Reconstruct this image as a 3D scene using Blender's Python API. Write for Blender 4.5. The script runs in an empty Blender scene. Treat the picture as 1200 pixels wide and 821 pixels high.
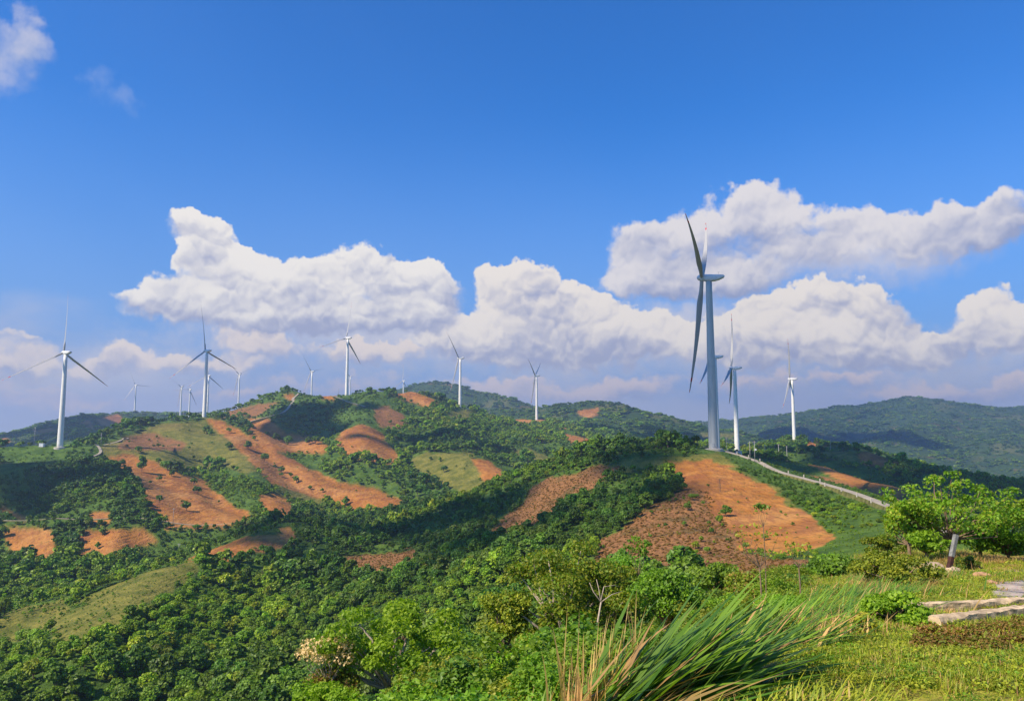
import bpy, math, random
import numpy as np
from mathutils import Vector, Matrix

R = math.radians
# ------------------------------------------------------------------ camera, light, sky, exposure
F = 924.0                      # focal length in pixels of a 1200 px wide frame
PITCH = R(6.45)
SUN_AZ, SUN_EL = R(-122), R(43)
EXPOSURE = 0.45
SC = bpy.context.scene
COL = SC.collection
cam_d = bpy.data.cameras.new('camera'); cam = bpy.data.objects.new('camera', cam_d); COL.objects.link(cam)
cam_d.sensor_width = 36; cam_d.lens = F/1200*36
cam_d.clip_start = 0.1; cam_d.clip_end = 60000
cam.location = (0, 0, 0); cam.rotation_euler = (R(90)+PITCH, 0, 0)
SC.camera = cam
SUN_DIR = Vector((math.sin(SUN_AZ)*math.cos(SUN_EL), math.cos(SUN_AZ)*math.cos(SUN_EL), math.sin(SUN_EL)))
sl = bpy.data.lights.new('sun', 'SUN'); sl.energy = 5.0; sl.angle = R(0.55); sl.color = (1.0, 0.86, 0.68)
sun = bpy.data.objects.new('sun', sl); COL.objects.link(sun)
sun.rotation_euler = SUN_DIR.to_track_quat('Z', 'Y').to_euler(); sun.location = (0, 0, 500)
SC.view_settings.view_transform = 'Standard'; SC.view_settings.look = 'None'
SC.view_settings.exposure = EXPOSURE; SC.view_settings.gamma = 1.0; SC.view_settings.use_curve_mapping = False
SC.render.engine = 'CYCLES'
SC.cycles.max_bounces = 6; SC.cycles.diffuse_bounces = 2; SC.cycles.glossy_bounces = 2
SC.cycles.transmission_bounces = 3; SC.cycles.volume_bounces = 1; SC.cycles.transparent_max_bounces = 8
SC.cycles.use_denoising = True
SC.cycles.caustics_reflective = False; SC.cycles.caustics_refractive = False


def ray(px, py):
    u = (px-600)/F; v = (410.5-py)/F
    return (u, math.cos(PITCH)-v*math.sin(PITCH), math.sin(PITCH)+v*math.cos(PITCH))


def P(px, py, d):               # a point of the place at depth d (metres along +Y) seen in direction px,py
    r = ray(px, py); k = d/r[1]
    return np.array((r[0]*k, d, r[2]*k))


def lin(r, g, b):               # sRGB bytes -> linear
    f = lambda c: (c/255/12.92) if c <= 10 else ((c/255+.055)/1.055)**2.4
    return (f(r), f(g), f(b))


# ---- small expression layer over shader nodes
class G:
    def __init__(s, nt): s.nt = nt
    def n(s, t, **k):
        x = s.nt.nodes.new(t)
        for a, b in k.items(): setattr(x, a, b)
        return x
    def put(s, sock, v):
        if hasattr(v, 'is_linked') or isinstance(v, bpy.types.NodeSocket): s.nt.links.new(v, sock)
        elif v is not None:
            try: sock.default_value = v
            except Exception: sock.default_value = (*v, 1.0)
    def m(s, op, a, b=None, c=None, clamp=False):
        x = s.n('ShaderNodeMath', operation=op, use_clamp=clamp)
        for i, v in enumerate((a, b, c)):
            if v is not None: s.put(x.inputs[i], v)
        return x.outputs[0]
    def v(s, op, a, b=None, c=None, out=0):
        x = s.n('ShaderNodeVectorMath', operation=op)
        for i, q in enumerate((a, b, c)):
            if q is not None: s.put(x.inputs[i], q)
        return x.outputs[out]
    def sc(s, a, k):
        x = s.n('ShaderNodeVectorMath', operation='SCALE'); s.put(x.inputs[0], a); s.put(x.inputs['Scale'], k)
        return x.outputs[0]
    def noise(s, vec, scale, detail=4, rough=.55, lac=2.0, dist=0.0, dim='3D', w=0, out=0, ntype='FBM', norm=True):
        x = s.n('ShaderNodeTexNoise', noise_dimensions=dim, noise_type=ntype, normalize=norm)
        if vec is not None: s.put(x.inputs['Vector'], vec)
        if dim == '4D': x.inputs['W'].default_value = w
        x.inputs['Scale'].default_value = scale; x.inputs['Detail'].default_value = detail
        x.inputs['Roughness'].default_value = rough; x.inputs['Lacunarity'].default_value = lac
        x.inputs['Distortion'].default_value = dist
        return x.outputs[out]
    def vor(s, vec, scale, feature='F1', smooth=None, detail=0, out=0):
        x = s.n('ShaderNodeTexVoronoi', feature=feature)
        s.put(x.inputs['Vector'], vec); x.inputs['Scale'].default_value = scale
        if 'Detail' in x.inputs: x.inputs['Detail'].default_value = detail
        if smooth is not None: x.inputs['Smoothness'].default_value = smooth
        return x.outputs[out]
    def ss(s, x, a, b, lo=0., hi=1.):
        q = s.n('ShaderNodeMapRange', interpolation_type='SMOOTHSTEP'); s.put(q.inputs[0], x)
        for i, v in zip((1, 2, 3, 4), (a, b, lo, hi)): s.put(q.inputs[i], v)
        return q.outputs[0]
    def mix(s, f, a, b, bt='MIX'):
        q = s.n('ShaderNodeMix', data_type='RGBA', blend_type=bt)
        s.put(q.inputs[0], f); s.put(q.inputs[6], a); s.put(q.inputs[7], b)
        return q.outputs[2]
    def attr(s, name, typ='GEOMETRY', out='Fac'):
        q = s.n('ShaderNodeAttribute', attribute_name=name, attribute_type=typ)
        return q.outputs[out]


def build_world():
    w = bpy.data.worlds.new('World'); SC.world = w; w.use_nodes = True
    nt = w.node_tree; nt.nodes.clear(); g = G(nt)
    out = g.n('ShaderNodeOutputWorld'); bg = g.n('ShaderNodeBackground'); nt.links.new(bg.outputs[0], out.inputs[0])
    STR = 0.1; bg.inputs[1].default_value = STR
    sky = g.n('ShaderNodeTexSky', sky_type='NISHITA'); sky.sun_disc = False
    sky.sun_elevation = SUN_EL; sky.sun_rotation = SUN_AZ; sky.altitude = 700; sky.dust_density = 0.6; sky.ozone_density = 3.0
    tc = g.n('ShaderNodeTexCoord'); D = tc.outputs['Generated']
    sp = g.n('ShaderNodeSeparateXYZ'); nt.links.new(D, sp.inputs[0]); x, y, z = sp.outputs
    A = g.m('ARCTAN2', x, y); hyp = g.m('SQRT', g.m('ADD', g.m('MULTIPLY', x, x), g.m('MULTIPLY', y, y)))
    E = g.m('ARCTAN2', z, hyp)
    cb = g.n('ShaderNodeCombineXYZ'); nt.links.new(A, cb.inputs[0]); nt.links.new(E, cb.inputs[1]); AE = cb.outputs[0]
    # clear sky, a touch more saturated (clean tropical air), paler lavender near the horizon
    hs = g.n('ShaderNodeHueSaturation'); nt.links.new(sky.outputs[0], hs.inputs['Color'])
    hs.inputs['Saturation'].default_value = SKY_SAT; hs.inputs['Value'].default_value = SKY_VAL
    base = g.mix(1.0, hs.outputs[0], SKY_TINT, 'MULTIPLY')
    k = 1/STR/2**EXPOSURE
    def C(r, gg, b): return tuple(c*k for c in lin(r, gg, b))
    base = g.mix(g.ss(E, 0.42, -0.02), base, C(128, 164, 222))

    def ang(px, py):
        r = ray(px, py); return math.atan2(r[0], r[1]), math.atan2(r[2], math.hypot(r[0], r[1]))

    # shared billow and wisp patterns, laid on the celestial sphere (azimuth, elevation)
    n1 = g.noise(AE, 8, 3, .5, out=1, dim='2D'); n2 = g.noise(AE, 33, 3, .6, out=1, dim='2D')
    half = (.5, .5, .5)
    W1 = g.v('SUBTRACT', n1, half); W2 = g.v('SUBTRACT', n2, half)
    Pv = g.v('ADD', AE, g.v('ADD', g.sc(W1, .045), g.sc(W2, .020)))
    def vo(sh, s_):
        x_ = g.n('ShaderNodeTexVoronoi', feature='F1', voronoi_dimensions='2D'); g.put(x_.inputs['Vector'], g.v('ADD', Pv, sh) if sh else Pv); x_.inputs['Scale'].default_value = s_
        return x_.outputs[0]
    q2 = lambda v_: g.m('MULTIPLY', v_, v_)
    sh = (-.0018, .0068, 0)
    b1, b2, b3 = q2(vo(None, 17)), q2(vo(None, 39)), q2(vo(None, 85))
    c1, c2, c3 = q2(vo(sh, 17)), q2(vo(sh, 39)), q2(vo(sh, 85))
    bil = g.m('ADD', g.m('ADD', b1, g.m('MULTIPLY', b2, .5)), g.m('MULTIPLY', b3, .34))
    bil2 = g.m('ADD', g.m('ADD', c1, g.m('MULTIPLY', c2, .5)), g.m('MULTIPLY', c3, .34))
    slope_ = g.m('SUBTRACT', bil2, bil)
    fine = g.m('SUBTRACT', g.noise(AE, 70, 4, .62, dim='2D'), .5); broad = g.m('SUBTRACT', g.noise(AE, 11, 4, .55, dim='2D'), .5)

    def layer(bg_col, blobs, seed, warp, wscale, thr, soft, bright, shade, lump, opac=1.0, L=(-.25, .97), edge_noise=1.0):
        Pw = g.v('ADD', AE, g.v('ADD', g.sc(W1, warp), g.sc(W2, warp*.60)))
        Dn = None; Ln = None
        for (px, py, rx, ry) in blobs:
            a, e = ang(px, py)
            ra = abs(ang(px+rx, py)[0]-ang(px-rx, py)[0])/2; re = abs(ang(px, py+ry)[1]-ang(px, py-ry)[1])/2
            q = g.v('MULTIPLY_ADD', Pw, (1/ra, 1/re, 0), (-a/ra, -e/re, 0))
            r2 = g.v('DOT_PRODUCT', q, q, out=1)
            t = g.m('MAXIMUM', g.m('MULTIPLY_ADD', r2, -.45, 1.0), 0.0)
            t = g.m('MULTIPLY', t, t)
            lq = g.v('DOT_PRODUCT', q, (L[0], L[1], 0), out=1)
            Dn = t if Dn is None else g.m('ADD', Dn, t)
            Ln = g.m('MULTIPLY', lq, t) if Ln is None else g.m('MULTIPLY_ADD', lq, t, Ln)
        lit = g.m('DIVIDE', Ln, g.m('ADD', Dn, .05))
        dens = g.m('MULTIPLY_ADD', bil, -.42*edge_noise, Dn)
        dens = g.m('MULTIPLY_ADD', fine, .52*edge_noise, dens)
        alpha = g.m('MULTIPLY', g.ss(dens, thr, g.m('ADD', thr+soft, g.m('MULTIPLY', g.ss(lit, .45, -.35), .75))), opac)
        s = g.m('MULTIPLY_ADD', lit, .72, .62)
        s = g.m('MULTIPLY_ADD', slope_, lump*.62, s)
        s = g.m('MULTIPLY_ADD', broad, .85, s)
        s = g.m('MULTIPLY_ADD', g.m('SUBTRACT', 1.2, g.m('MINIMUM', Dn, 1.2)), .12, s)
        col = g.mix(g.ss(s, 0.12, 0.95), C(*shade), C(*bright))
        return g.mix(alpha, bg_col, col)

    c = base
    # soft lavender bank above the horizon
    nb = g.noise(g.v('MULTIPLY', AE, (1, 2.2, 1)), 5.0, 5, .55, dim='2D')
    bank = g.m('MULTIPLY', g.ss(g.m('ADD', E, g.m('MULTIPLY', g.m('SUBTRACT', nb, .5), .22)), .15, .02), .85)
    c = g.mix(bank, c, C(200, 204, 224))
    c = layer(c, [(120, 440, 200, 34), (330, 405, 200, 46), (520, 405, 170, 46), (700, 410, 200, 46), (900, 405, 220, 48), (1120, 420, 200, 44), (860, 330, 200, 34), (1080, 300, 160, 30), (-80, 430, 160, 50), (1300, 400, 150, 60)],
              17.7, .06, 5, .12, 1.1, (222, 219, 226), (196, 200, 219), .2, .85, edge_noise=.8)
    c = layer(c, [(80, 475, 90, 14), (250, 470, 80, 16), (60, 455, 60, 14), (400, 455, 120, 22), (560, 455, 50, 14), (610, 455, 45, 18), (700, 455, 60, 20), (650, 470, 80, 14),
                  (760, 455, 60, 18), (900, 450, 90, 16), (1010, 445, 60, 16), (1110, 455, 70, 16), (1190, 452, 50, 18), (1060, 465, 90, 12), (-60, 460, 90, 25), (1290, 450, 90, 25)],
              7.3, .05, 7, .30, .55, (236, 218, 214), (172, 180, 210), .5, .85)
    c = layer(c, [(150, 418, 34, 22), (192, 430, 40, 22), (110, 432, 34, 16), (50, 425, 45, 18), (20, 400, 60, 15), (0, 440, 60, 20), (290, 395, 50, 22), (320, 415, 55, 24), (250, 430, 50, 16),
                  (420, 415, 60, 18), (480, 420, 70, 15), (-80, 420, 90, 30), (-200, 380, 90, 40), (-260, 430, 120, 30)],
              1.9, .05, 8, .32, .38, (246, 232, 222), (168, 176, 208), .9)
    c = layer(c, [(585, 325, 38, 26), (620, 335, 48, 30), (665, 358, 55, 32), (600, 368, 80, 38), (705, 378, 55, 30), (750, 392, 55, 22), (660, 402, 130, 30), (550, 400, 80, 30), (780, 410, 80, 22), (620, 415, 120, 24),
                  (905, 365, 48, 24), (950, 358, 52, 28), (1000, 345, 48, 28), (1035, 362, 45, 28), (900, 398, 80, 28), (1000, 398, 100, 32), (1085, 400, 60, 22), (1155, 365, 42, 28), (1185, 392, 60, 28),
                  (858, 395, 48, 22), (1110, 415, 100, 24), (950, 420, 120, 24), (850, 415, 70, 24), (1260, 380, 90, 40), (1340, 400, 90, 30)],
              3.1, .05, 7.5, .34, .26, (250, 241, 231), (176, 181, 207), 1.2)
    c = layer(c, [(220, 262, 30, 18), (245, 275, 32, 24), (258, 305, 42, 30), (228, 300, 28, 22), (300, 330, 60, 32), (350, 328, 55, 32), (415, 300, 52, 30), (465, 320, 52, 30), (505, 340, 42, 32),
                  (260, 358, 110, 26), (190, 350, 60, 20), (205, 325, 34, 22), (420, 350, 135, 38), (500, 375, 60, 24), (340, 375, 150, 22), (400, 385, 120, 20), (290, 315, 40, 26)],
              5.7, .045, 7.5, .36, .26, (252, 246, 238), (172, 178, 206), 1.1)
    c = layer(c, [(750, 270, 45, 24), (740, 312, 46, 32), (800, 290, 60, 38), (878, 225, 44, 22), (870, 262, 70, 38), (940, 262, 70, 38), (1010, 258, 48, 24), (1075, 260, 55, 26), (1130, 258, 60, 22),
                  (1190, 235, 40, 26), (1180, 272, 60, 22), (800, 335, 90, 26), (900, 312, 110, 30), (1040, 285, 110, 26), (760, 335, 60, 24), (860, 338, 80, 22), (1150, 285, 80, 24), (1290, 240, 80, 45), (1390, 270, 90, 40)],
              9.4, .05, 7.0, .34, .42, (236, 231, 232), (160, 170, 204), .8)
    c = layer(c, [(15, 25, 45, 42), (42, 62, 42, 34), (-20, 90, 70, 36), (-90, 40, 90, 60), (-200, 20, 90, 50)], 12.2, .06, 6, .25, .75, (206, 206, 224), (140, 166, 216), .5, .9)
    c = layer(c, [(120, 100, 30, 26), (150, 120, 20, 20)], 14.2, .06, 9, .35, 1.0, (190, 200, 228), (150, 178, 226), .3, .45)
    # clouds stand only in this part of the sky; elsewhere it is clear
    bg2 = g.n('ShaderNodeBackground'); bg2.inputs[1].default_value = STR
    bank0 = g.mix(g.m('MULTIPLY', g.ss(E, .16, .02), .6), base, C(166, 176, 212))
    nt.links.new(bank0, bg2.inputs[0]); nt.links.new(c, bg.inputs[0])
    win = g.m('MULTIPLY', g.m('LESS_THAN', g.m('ABSOLUTE', A), 1.05), g.m('MULTIPLY', g.m('LESS_THAN', E, .75), g.m('GREATER_THAN', E, -.08)))
    ms = g.n('ShaderNodeMixShader'); nt.links.new(win, ms.inputs[0]); nt.links.new(bg2.outputs[0], ms.inputs[1]); nt.links.new(bg.outputs[0], ms.inputs[2])
    nt.links.new(ms.outputs[0], out.inputs[0])
    w.cycles.sampling_method = 'MANUAL'; w.cycles.sample_map_resolution = 256


SKY_SAT, SKY_VAL, SKY_TINT = 1.25, 1.3, (0.41, 0.80, 1.12)
build_world()


# ------------------------------------------------------------------ helpers
def tag(o, label=None, cat=None, group=None, kind=None):
    if label: o['label'] = label
    if cat: o['category'] = cat
    if group: o['group'] = group
    if kind: o['kind'] = kind
    return o


def link(o, parent=None):
    COL.objects.link(o)
    if parent is not None: o.parent = parent
    return o


def empty(name, loc=(0, 0, 0), rz=0, s=1):
    o = bpy.data.objects.new(name, None); o.location = [float(v) for v in loc]; o.rotation_euler = (0, 0, rz); o.scale = (s, s, s)
    o.empty_display_size = .2
    return link(o)


def np_mesh(name, V, Fc, mats=None, smooth=False, attrs=None, mat_idx=None):
    """V (n,3); Fc: list of int arrays (m,k) or one array"""
    V = np.asarray(V, np.float32); Fs = Fc if isinstance(Fc, list) else [Fc]
    me = bpy.data.meshes.new(name)
    me.vertices.add(len(V)); me.vertices.foreach_set('co', V.ravel())
    tot = sum(f.size for f in Fs); nf = sum(len(f) for f in Fs)
    me.loops.add(tot); me.polygons.add(nf)
    me.loops.foreach_set('vertex_index', np.concatenate([np.asarray(f, np.int32).ravel() for f in Fs]))
    cnt = np.concatenate([np.full(len(f), f.shape[1], np.int32) for f in Fs])
    st = np.zeros(nf, np.int32); st[1:] = np.cumsum(cnt)[:-1]
    me.polygons.foreach_set('loop_start', st)
    me.polygons.foreach_set('use_smooth', np.full(nf, smooth, bool))
    if mats:
        for m in (mats if isinstance(mats, (list, tuple)) else [mats]): me.materials.append(m)
    if mat_idx is not None: me.polygons.foreach_set('material_index', np.asarray(mat_idx, np.int32))
    me.update(calc_edges=True); me.validate()
    for k, a in (attrs or {}).items():
        a = np.asarray(a, np.float32)
        if a.ndim == 1: me.attributes.new(k, 'FLOAT', 'POINT').data.foreach_set('value', a)
        else:
            if a.shape[1] == 3: me.attributes.new(k, 'FLOAT_VECTOR', 'POINT').data.foreach_set('vector', a.ravel())
    return me


def obj(name, me, parent=None, loc=None, rz=None):
    o = bpy.data.objects.new(name, me)
    if loc is not None: o.location = [float(v) for v in loc]
    if rz is not None: o.rotation_euler = (0, 0, rz)
    return link(o, parent)


class MB:                                       # mesh collector of simple shapes
    def __init__(s): s.V = []; s.F = {}; s.n = 0
    def add(s, V, F):
        for f in F: s.F.setdefault(len(f), []).append([i+s.n for i in f])
        s.V.extend([tuple(map(float, v)) for v in V]); s.n += len(V)
    def box(s, c, size, rot=None, bev=0.0):
        x, y, z = [v/2 for v in size]; b = bev
        vs = []
        if b <= 0:
            vs = [(sx*x, sy*y, sz*z) for sz in (-1, 1) for sy in (-1, 1) for sx in (-1, 1)]
            fs = [(0, 2, 3, 1), (4, 5, 7, 6), (0, 1, 5, 4), (2, 6, 7, 3), (0, 4, 6, 2), (1, 3, 7, 5)]
        else:
            prof = [(-x+b, -y), (x-b, -y), (x, -y+b), (x, y-b), (x-b, y), (-x+b, y), (-x, y-b), (-x, -y+b)]
            lv = [(-z, 1-b/min(x, y)), (-z+b, 1), (z-b, 1), (z, 1-b/min(x, y))]
            for zz, k in lv:
                for px_, py_ in prof: vs.append((px_*k, py_*k, zz))
            fs = [tuple(reversed(range(8)))]
            for i in range(3):
                for j in range(8): fs.append((i*8+j, i*8+(j+1) % 8, (i+1)*8+(j+1) % 8, (i+1)*8+j))
            fs.append(tuple(range(24, 32)))
        M = Matrix.Translation(Vector([float(q) for q in c])) @ (rot.to_4x4() if rot is not None else Matrix())
        s.add([M @ Vector(v) for v in vs], fs)
    def tube(s, pts, rads, seg=8, cap=True):
        pts = [Vector([float(q) for q in p]) for p in pts]; n = len(pts); vs = []
        prev = None
        for i, p in enumerate(pts):
            t = (pts[min(i+1, n-1)]-pts[max(i-1, 0)]).normalized()
            ref = Vector((0, 0, 1)) if abs(t.z) < .9 else Vector((1, 0, 0))
            a = t.cross(ref).normalized() if prev is None else (prev-t*prev.dot(t)).normalized()
            prev = a; b = t.cross(a)
            for j in range(seg):
                an = 2*math.pi*j/seg; vs.append(p+(a*math.cos(an)+b*math.sin(an))*float(rads[i]))
        fs = [(i*seg+j, i*seg+(j+1) % seg, (i+1)*seg+(j+1) % seg, (i+1)*seg+j) for i in range(n-1) for j in range(seg)]
        if cap: fs += [tuple(reversed(range(seg))), tuple((n-1)*seg+j for j in range(seg))]
        s.add(vs, fs)
    def mesh(s, name, mats, smooth=False):
        return np_mesh(name, np.array(s.V), [np.array(f) for f in s.F.values()], mats, smooth)
    def build(s, name, mats, parent=None, smooth=False, loc=None):
        return obj(name, s.mesh(name, mats, smooth), parent, loc)


# deterministic lattice noise in numpy
def hash2(ix, iy, seed):
    h = (ix.astype(np.int64)*374761393+iy.astype(np.int64)*668265263+seed*1274126177) & 0xffffffff
    h = ((h ^ (h >> 13))*1274126177) & 0xffffffff
    return ((h ^ (h >> 16)) & 0xffffff)/float(0xffffff)


def vnoise(x, y, seed):
    ix = np.floor(x); iy = np.floor(y); fx = x-ix; fy = y-iy
    fx = fx*fx*fx*(fx*(fx*6-15)+10); fy = fy*fy*fy*(fy*(fy*6-15)+10)
    ix = ix.astype(np.int64); iy = iy.astype(np.int64)
    a = hash2(ix, iy, seed); b = hash2(ix+1, iy, seed); c = hash2(ix, iy+1, seed); d = hash2(ix+1, iy+1, seed)
    return (a+(b-a)*fx)*(1-fy)+(c+(d-c)*fx)*fy-.5


def fbm(x, y, L, octv, seed, gain=.5, ridged=False):
    s = np.zeros_like(x); a = 1.0
    for o in range(octv):
        n = vnoise(x/L+o*17.3, y/L-o*9.1, seed+o)
        s += a*((.5-2*np.abs(n)) if ridged else 2*n); a *= gain; L *= .5
    return s


# ------------------------------------------------------------------ the land
RIDGES = [  # (points (px, py, depth), slope, rounding)
 ([(640, 512, 4300), (700, 506, 4300), (800, 500, 4300), (850, 489, 4250), (900, 486, 4200), (960, 481, 4200), (1000, 475, 4200), (1050, 470, 4200), (1100, 471, 4200), (1150, 477, 4200), (1210, 479, 4300), (1350, 466, 4300), (1500, 480, 4000)], .21, 90),
 ([(960, 483, 4100), (930, 503, 3500), (900, 518, 3000)], .3, 50), ([(1100, 474, 4100), (1075, 495, 3500), (1040, 518, 2900)], .3, 50), ([(1210, 482, 4200), (1180, 500, 3500), (1160, 520, 2900)], .3, 50),
 ([(1330, 485, 3900), (1300, 505, 3300), (1260, 525, 2700)], .3, 50),
 ([(420, 480, 3300), (470, 456, 3300), (490, 449, 3300), (505, 447, 3300), (530, 450, 3250), (560, 458, 3200), (590, 467, 3100), (630, 478, 3000)], .32, 60),
 ([(590, 483, 2500), (650, 479, 2500), (690, 475, 2500), (712, 476, 2500), (740, 487, 2500), (770, 497, 2550), (800, 507, 2600)], .22, 60),
 ([(650, 480, 2450), (680, 492, 2100), (700, 505, 1800), (725, 520, 1500)], .25, 50),
 ([(712, 478, 2450), (760, 505, 2100), (790, 520, 1800)], .25, 50),
 ([(540, 487, 1850), (600, 491, 1760), (629, 493, 1740), (650, 498, 1650), (675, 510, 1450), (700, 525, 1250)], .25, 25),
 ([(-300, 500, 2400), (-150, 512, 2200), (0, 511, 2200), (40, 505, 2200), (75, 507, 2250), (100, 493, 2400), (130, 487, 2600), (170, 485, 2700), (215, 483, 2800), (270, 480, 2900), (330, 482, 2900)], .22, 40),
 ([(100, 495, 2350), (105, 512, 1800), (120, 522, 1500)], .3, 40),
 ([(200, 496, 1700), (240, 490, 1600), (280, 479, 1500), (305, 471, 1500), (322, 464, 1500), (335, 460, 1490), (341, 463, 1480), (347, 473, 1450), (356, 471, 1430), (370, 465, 1410), (395, 463, 1400), (430, 461, 1400), (460, 463, 1430), (483, 459, 1470), (510, 466, 1500), (540, 480, 1515), (580, 491, 1450), (620, 504, 1350), (660, 520, 1200), (690, 535, 1050)], .36, 18),
 ([(335, 464, 1480), (322, 492, 1330), (310, 493, 1250), (345, 512, 1150), (384, 526, 1050)], .42, 14),
 ([(425, 464, 1400), (428, 485, 1250), (425, 500, 1130), (432, 520, 1040), (445, 542, 950)], .5, 22),
 ([(450, 470, 1420), (455, 482, 1320), (465, 498, 1200)], .4, 20),
 ([(500, 466, 1480), (520, 495, 1250), (525, 525, 1020), (540, 535, 960), (560, 552, 880), (590, 566, 800)], .4, 18),
 ([(600, 500, 1380), (610, 530, 1100), (640, 550, 900)], .35, 25),
 ([(95, 530, 880), (130, 513, 960), (160, 504, 1050), (190, 498, 1100), (240, 492, 1127), (270, 503, 1090), (300, 520, 1030), (350, 548, 950), (400, 570, 880), (440, 578, 840), (467, 588, 800)], .42, 14),
 ([(200, 498, 1090), (215, 525, 960), (150, 532, 860), (190, 560, 760), (250, 592, 660), (300, 612, 600)], .42, 16),
 ([(240, 500, 1100), (270, 535, 900), (300, 570, 760), (330, 585, 700), (345, 600, 650)], .42, 18),
 ([(-300, 522, 850), (-150, 520, 850), (0, 525, 835), (40, 525, 830), (70, 524, 830), (110, 525, 850), (130, 521, 900)], .28, 12),
 ([(-200, 540, 760), (-50, 543, 740), (50, 545, 740), (100, 545, 750), (130, 560, 690), (165, 585, 620)], .40, 30),
 ([(-200, 600, 560), (0, 613, 560), (80, 613, 565), (150, 614, 572), (220, 613, 580), (290, 613, 590)], .55, 6),
 ([(40, 618, 555), (45, 640, 520), (50, 662, 490)], .5, 8), ([(140, 618, 560), (130, 640, 520), (128, 665, 485)], .5, 8),
 ([(350, 617, 470), (325, 625, 450), (300, 633, 430), (240, 650, 380), (195, 662, 345), (130, 690, 300), (80, 722, 262), (30, 770, 225)], .36, 10),
 ([(-120, 740, 290), (0, 722, 310), (50, 708, 330), (90, 699, 340)], .4, 10),
 ([(345, 620, 465), (360, 670, 380), (370, 720, 310), (340, 780, 250)], .3, 25),
 ([(830, 533, 445), (790, 532, 435), (760, 535, 430), (720, 540, 440), (690, 548, 450), (650, 560, 470), (610, 576, 490), (560, 598, 490), (520, 622, 470), (470, 645, 440), (420, 658, 420), (350, 672, 400)], .42, 14),
 ([(720, 545, 430), (680, 590, 350), (640, 630, 300), (600, 670, 260)], .42, 16),
 ([(560, 600, 485), (540, 640, 400), (500, 690, 320), (470, 750, 250)], .38, 20),
 ([(600, 560, 640), (540, 588, 650), (470, 600, 650), (400, 610, 640), (360, 632, 600)], .42, 25),
 ([(840, 533, 445), (815, 541, 405), (805, 575, 330), (795, 620, 265), (790, 665, 215)], .40, 30),
 ([(825, 540, 420), (880, 572, 345), (930, 602, 285), (985, 636, 225)], .35, 25),
 ([(835, 534, 450), (850, 541, 440), (880, 544, 415), (915, 556, 372), (960, 568, 330), (1000, 580, 290), (1035, 593, 250), (1080, 613, 200), (1130, 640, 140)], .22, 8),
 ([(720, 528, 540), (745, 524, 540), (800, 524, 560), (850, 528, 600), (900, 534, 650), (940, 542, 640), (975, 551, 600), (1010, 561, 560), (1060, 572, 520), (1120, 588, 480), (1250, 600, 450)], .30, 12),
 ([(780, 524, 900), (840, 526, 930), (864, 530, 924), (900, 528, 1000), (931, 516, 1283), (955, 520, 1200), (985, 524, 1100)], .25, 15),
 ([(940, 530, 900), (990, 532, 880), (1020, 531, 860), (1050, 542, 820), (1100, 556, 780), (1200, 566, 760)], .28, 15),
]
SEGS = []; SLOPE = 1.25
for pts, s, r in RIDGES:
    W = [P(*p) for p in pts]
    SEGS.append([(a, b, s, r) for a, b in zip(W[:-1], W[1:])])
VIEW_MIN_Y = 40


def near_height(x, y):
    out = np.maximum((-.9+.28*y+.25*np.maximum(0, y-12)-x)/1.04, (y-43))
    out = np.maximum(out, -(y+14)*.8)
    rr = np.sqrt(x*x+y*y)
    out = np.where(rr < 3.2, np.minimum(out, (rr-2)*.6), out)
    sp = 1.2*np.logaddexp(0, out/1.2)
    yy = np.maximum(y, 0)
    z = -1.65-.1*np.minimum(yy, 60)-.43*sp-.02*np.maximum(0, x-20)
    return z


def height(x, y, detail=True):
    x = np.asarray(x, float); y = np.asarray(y, float)
    rr = np.sqrt(x*x+y*y)
    temp = 3+rr*.004
    base = -82-np.clip((rr-800)*.02, 0, 40)
    acc = np.zeros_like(x); mx = np.full_like(x, -1e9)
    wx = fbm(x, y, 180, 3, 5)*14; wy = fbm(x, y, 180, 3, 9)*14
    wk = np.clip((rr-60)/200, 0, 1); X = x+wx*wk; Y = y+wy*wk
    hs = [base+fbm(x, y, 160, 4, 31)*6]
    for sg in SEGS:
        best = None
        for a, b, s, r in sg:
            ab = b[:2]-a[:2]; L2 = ab@ab
            t = np.clip(((X-a[0])*ab[0]+(Y-a[1])*ab[1])/L2, 0, 1)
            ddx = X-(a[0]+ab[0]*t); ddy = Y-(a[1]+ab[1]*t)
            dist = np.sqrt(ddx*ddx+ddy*ddy+r*r)-r
            h = a[2]+(b[2]-a[2])*t-s*SLOPE*dist
            best = h if best is None else np.maximum(best, h)
        hs.append(best)
    for h in hs: mx = np.maximum(mx, h)
    for h in hs: acc += np.exp(np.clip((h-mx)/temp, -40, 0))
    far = mx+temp*(np.log(acc)-.15)
    if detail:
        k = np.clip((rr-300)/1500, 0, 1)
        far += fbm(x, y, 150, 4, 77, .5, True)*(2.5+6*k)+fbm(x, y, 600, 4, 99, .55, True)*34*np.clip((rr-2200)/1500, 0, 1)
    far = np.where(rr > 5500, far*np.clip((8500-rr)/3000, 0, 1)+base*(1-np.clip((8500-rr)/3000, 0, 1)), far)
    far = np.where(y < 60, np.minimum(far, base+ (far-base)*np.clip((y+200)/260, 0, 1)), far)
    near = near_height(x, y)
    if detail: near = near+fbm(x, y, 3.0, 3, 3)*.06*np.clip(rr/6, .3, 1)+fbm(x, y, 14, 3, 8)*.5*np.clip((rr-30)/30, 0, 1)
    k = np.clip((rr-30)/40, 0, 1)
    t2 = .2+k*3
    m = np.maximum(near, far)
    return m+t2*np.log(np.exp(np.clip((near-m)/t2, -40, 0))+np.exp(np.clip((far-m)/t2, -40, 0)))*np.where(rr > 30, k, 0)


def hz(x, y): return float(height(np.array([x]), np.array([y]))[0])


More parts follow.
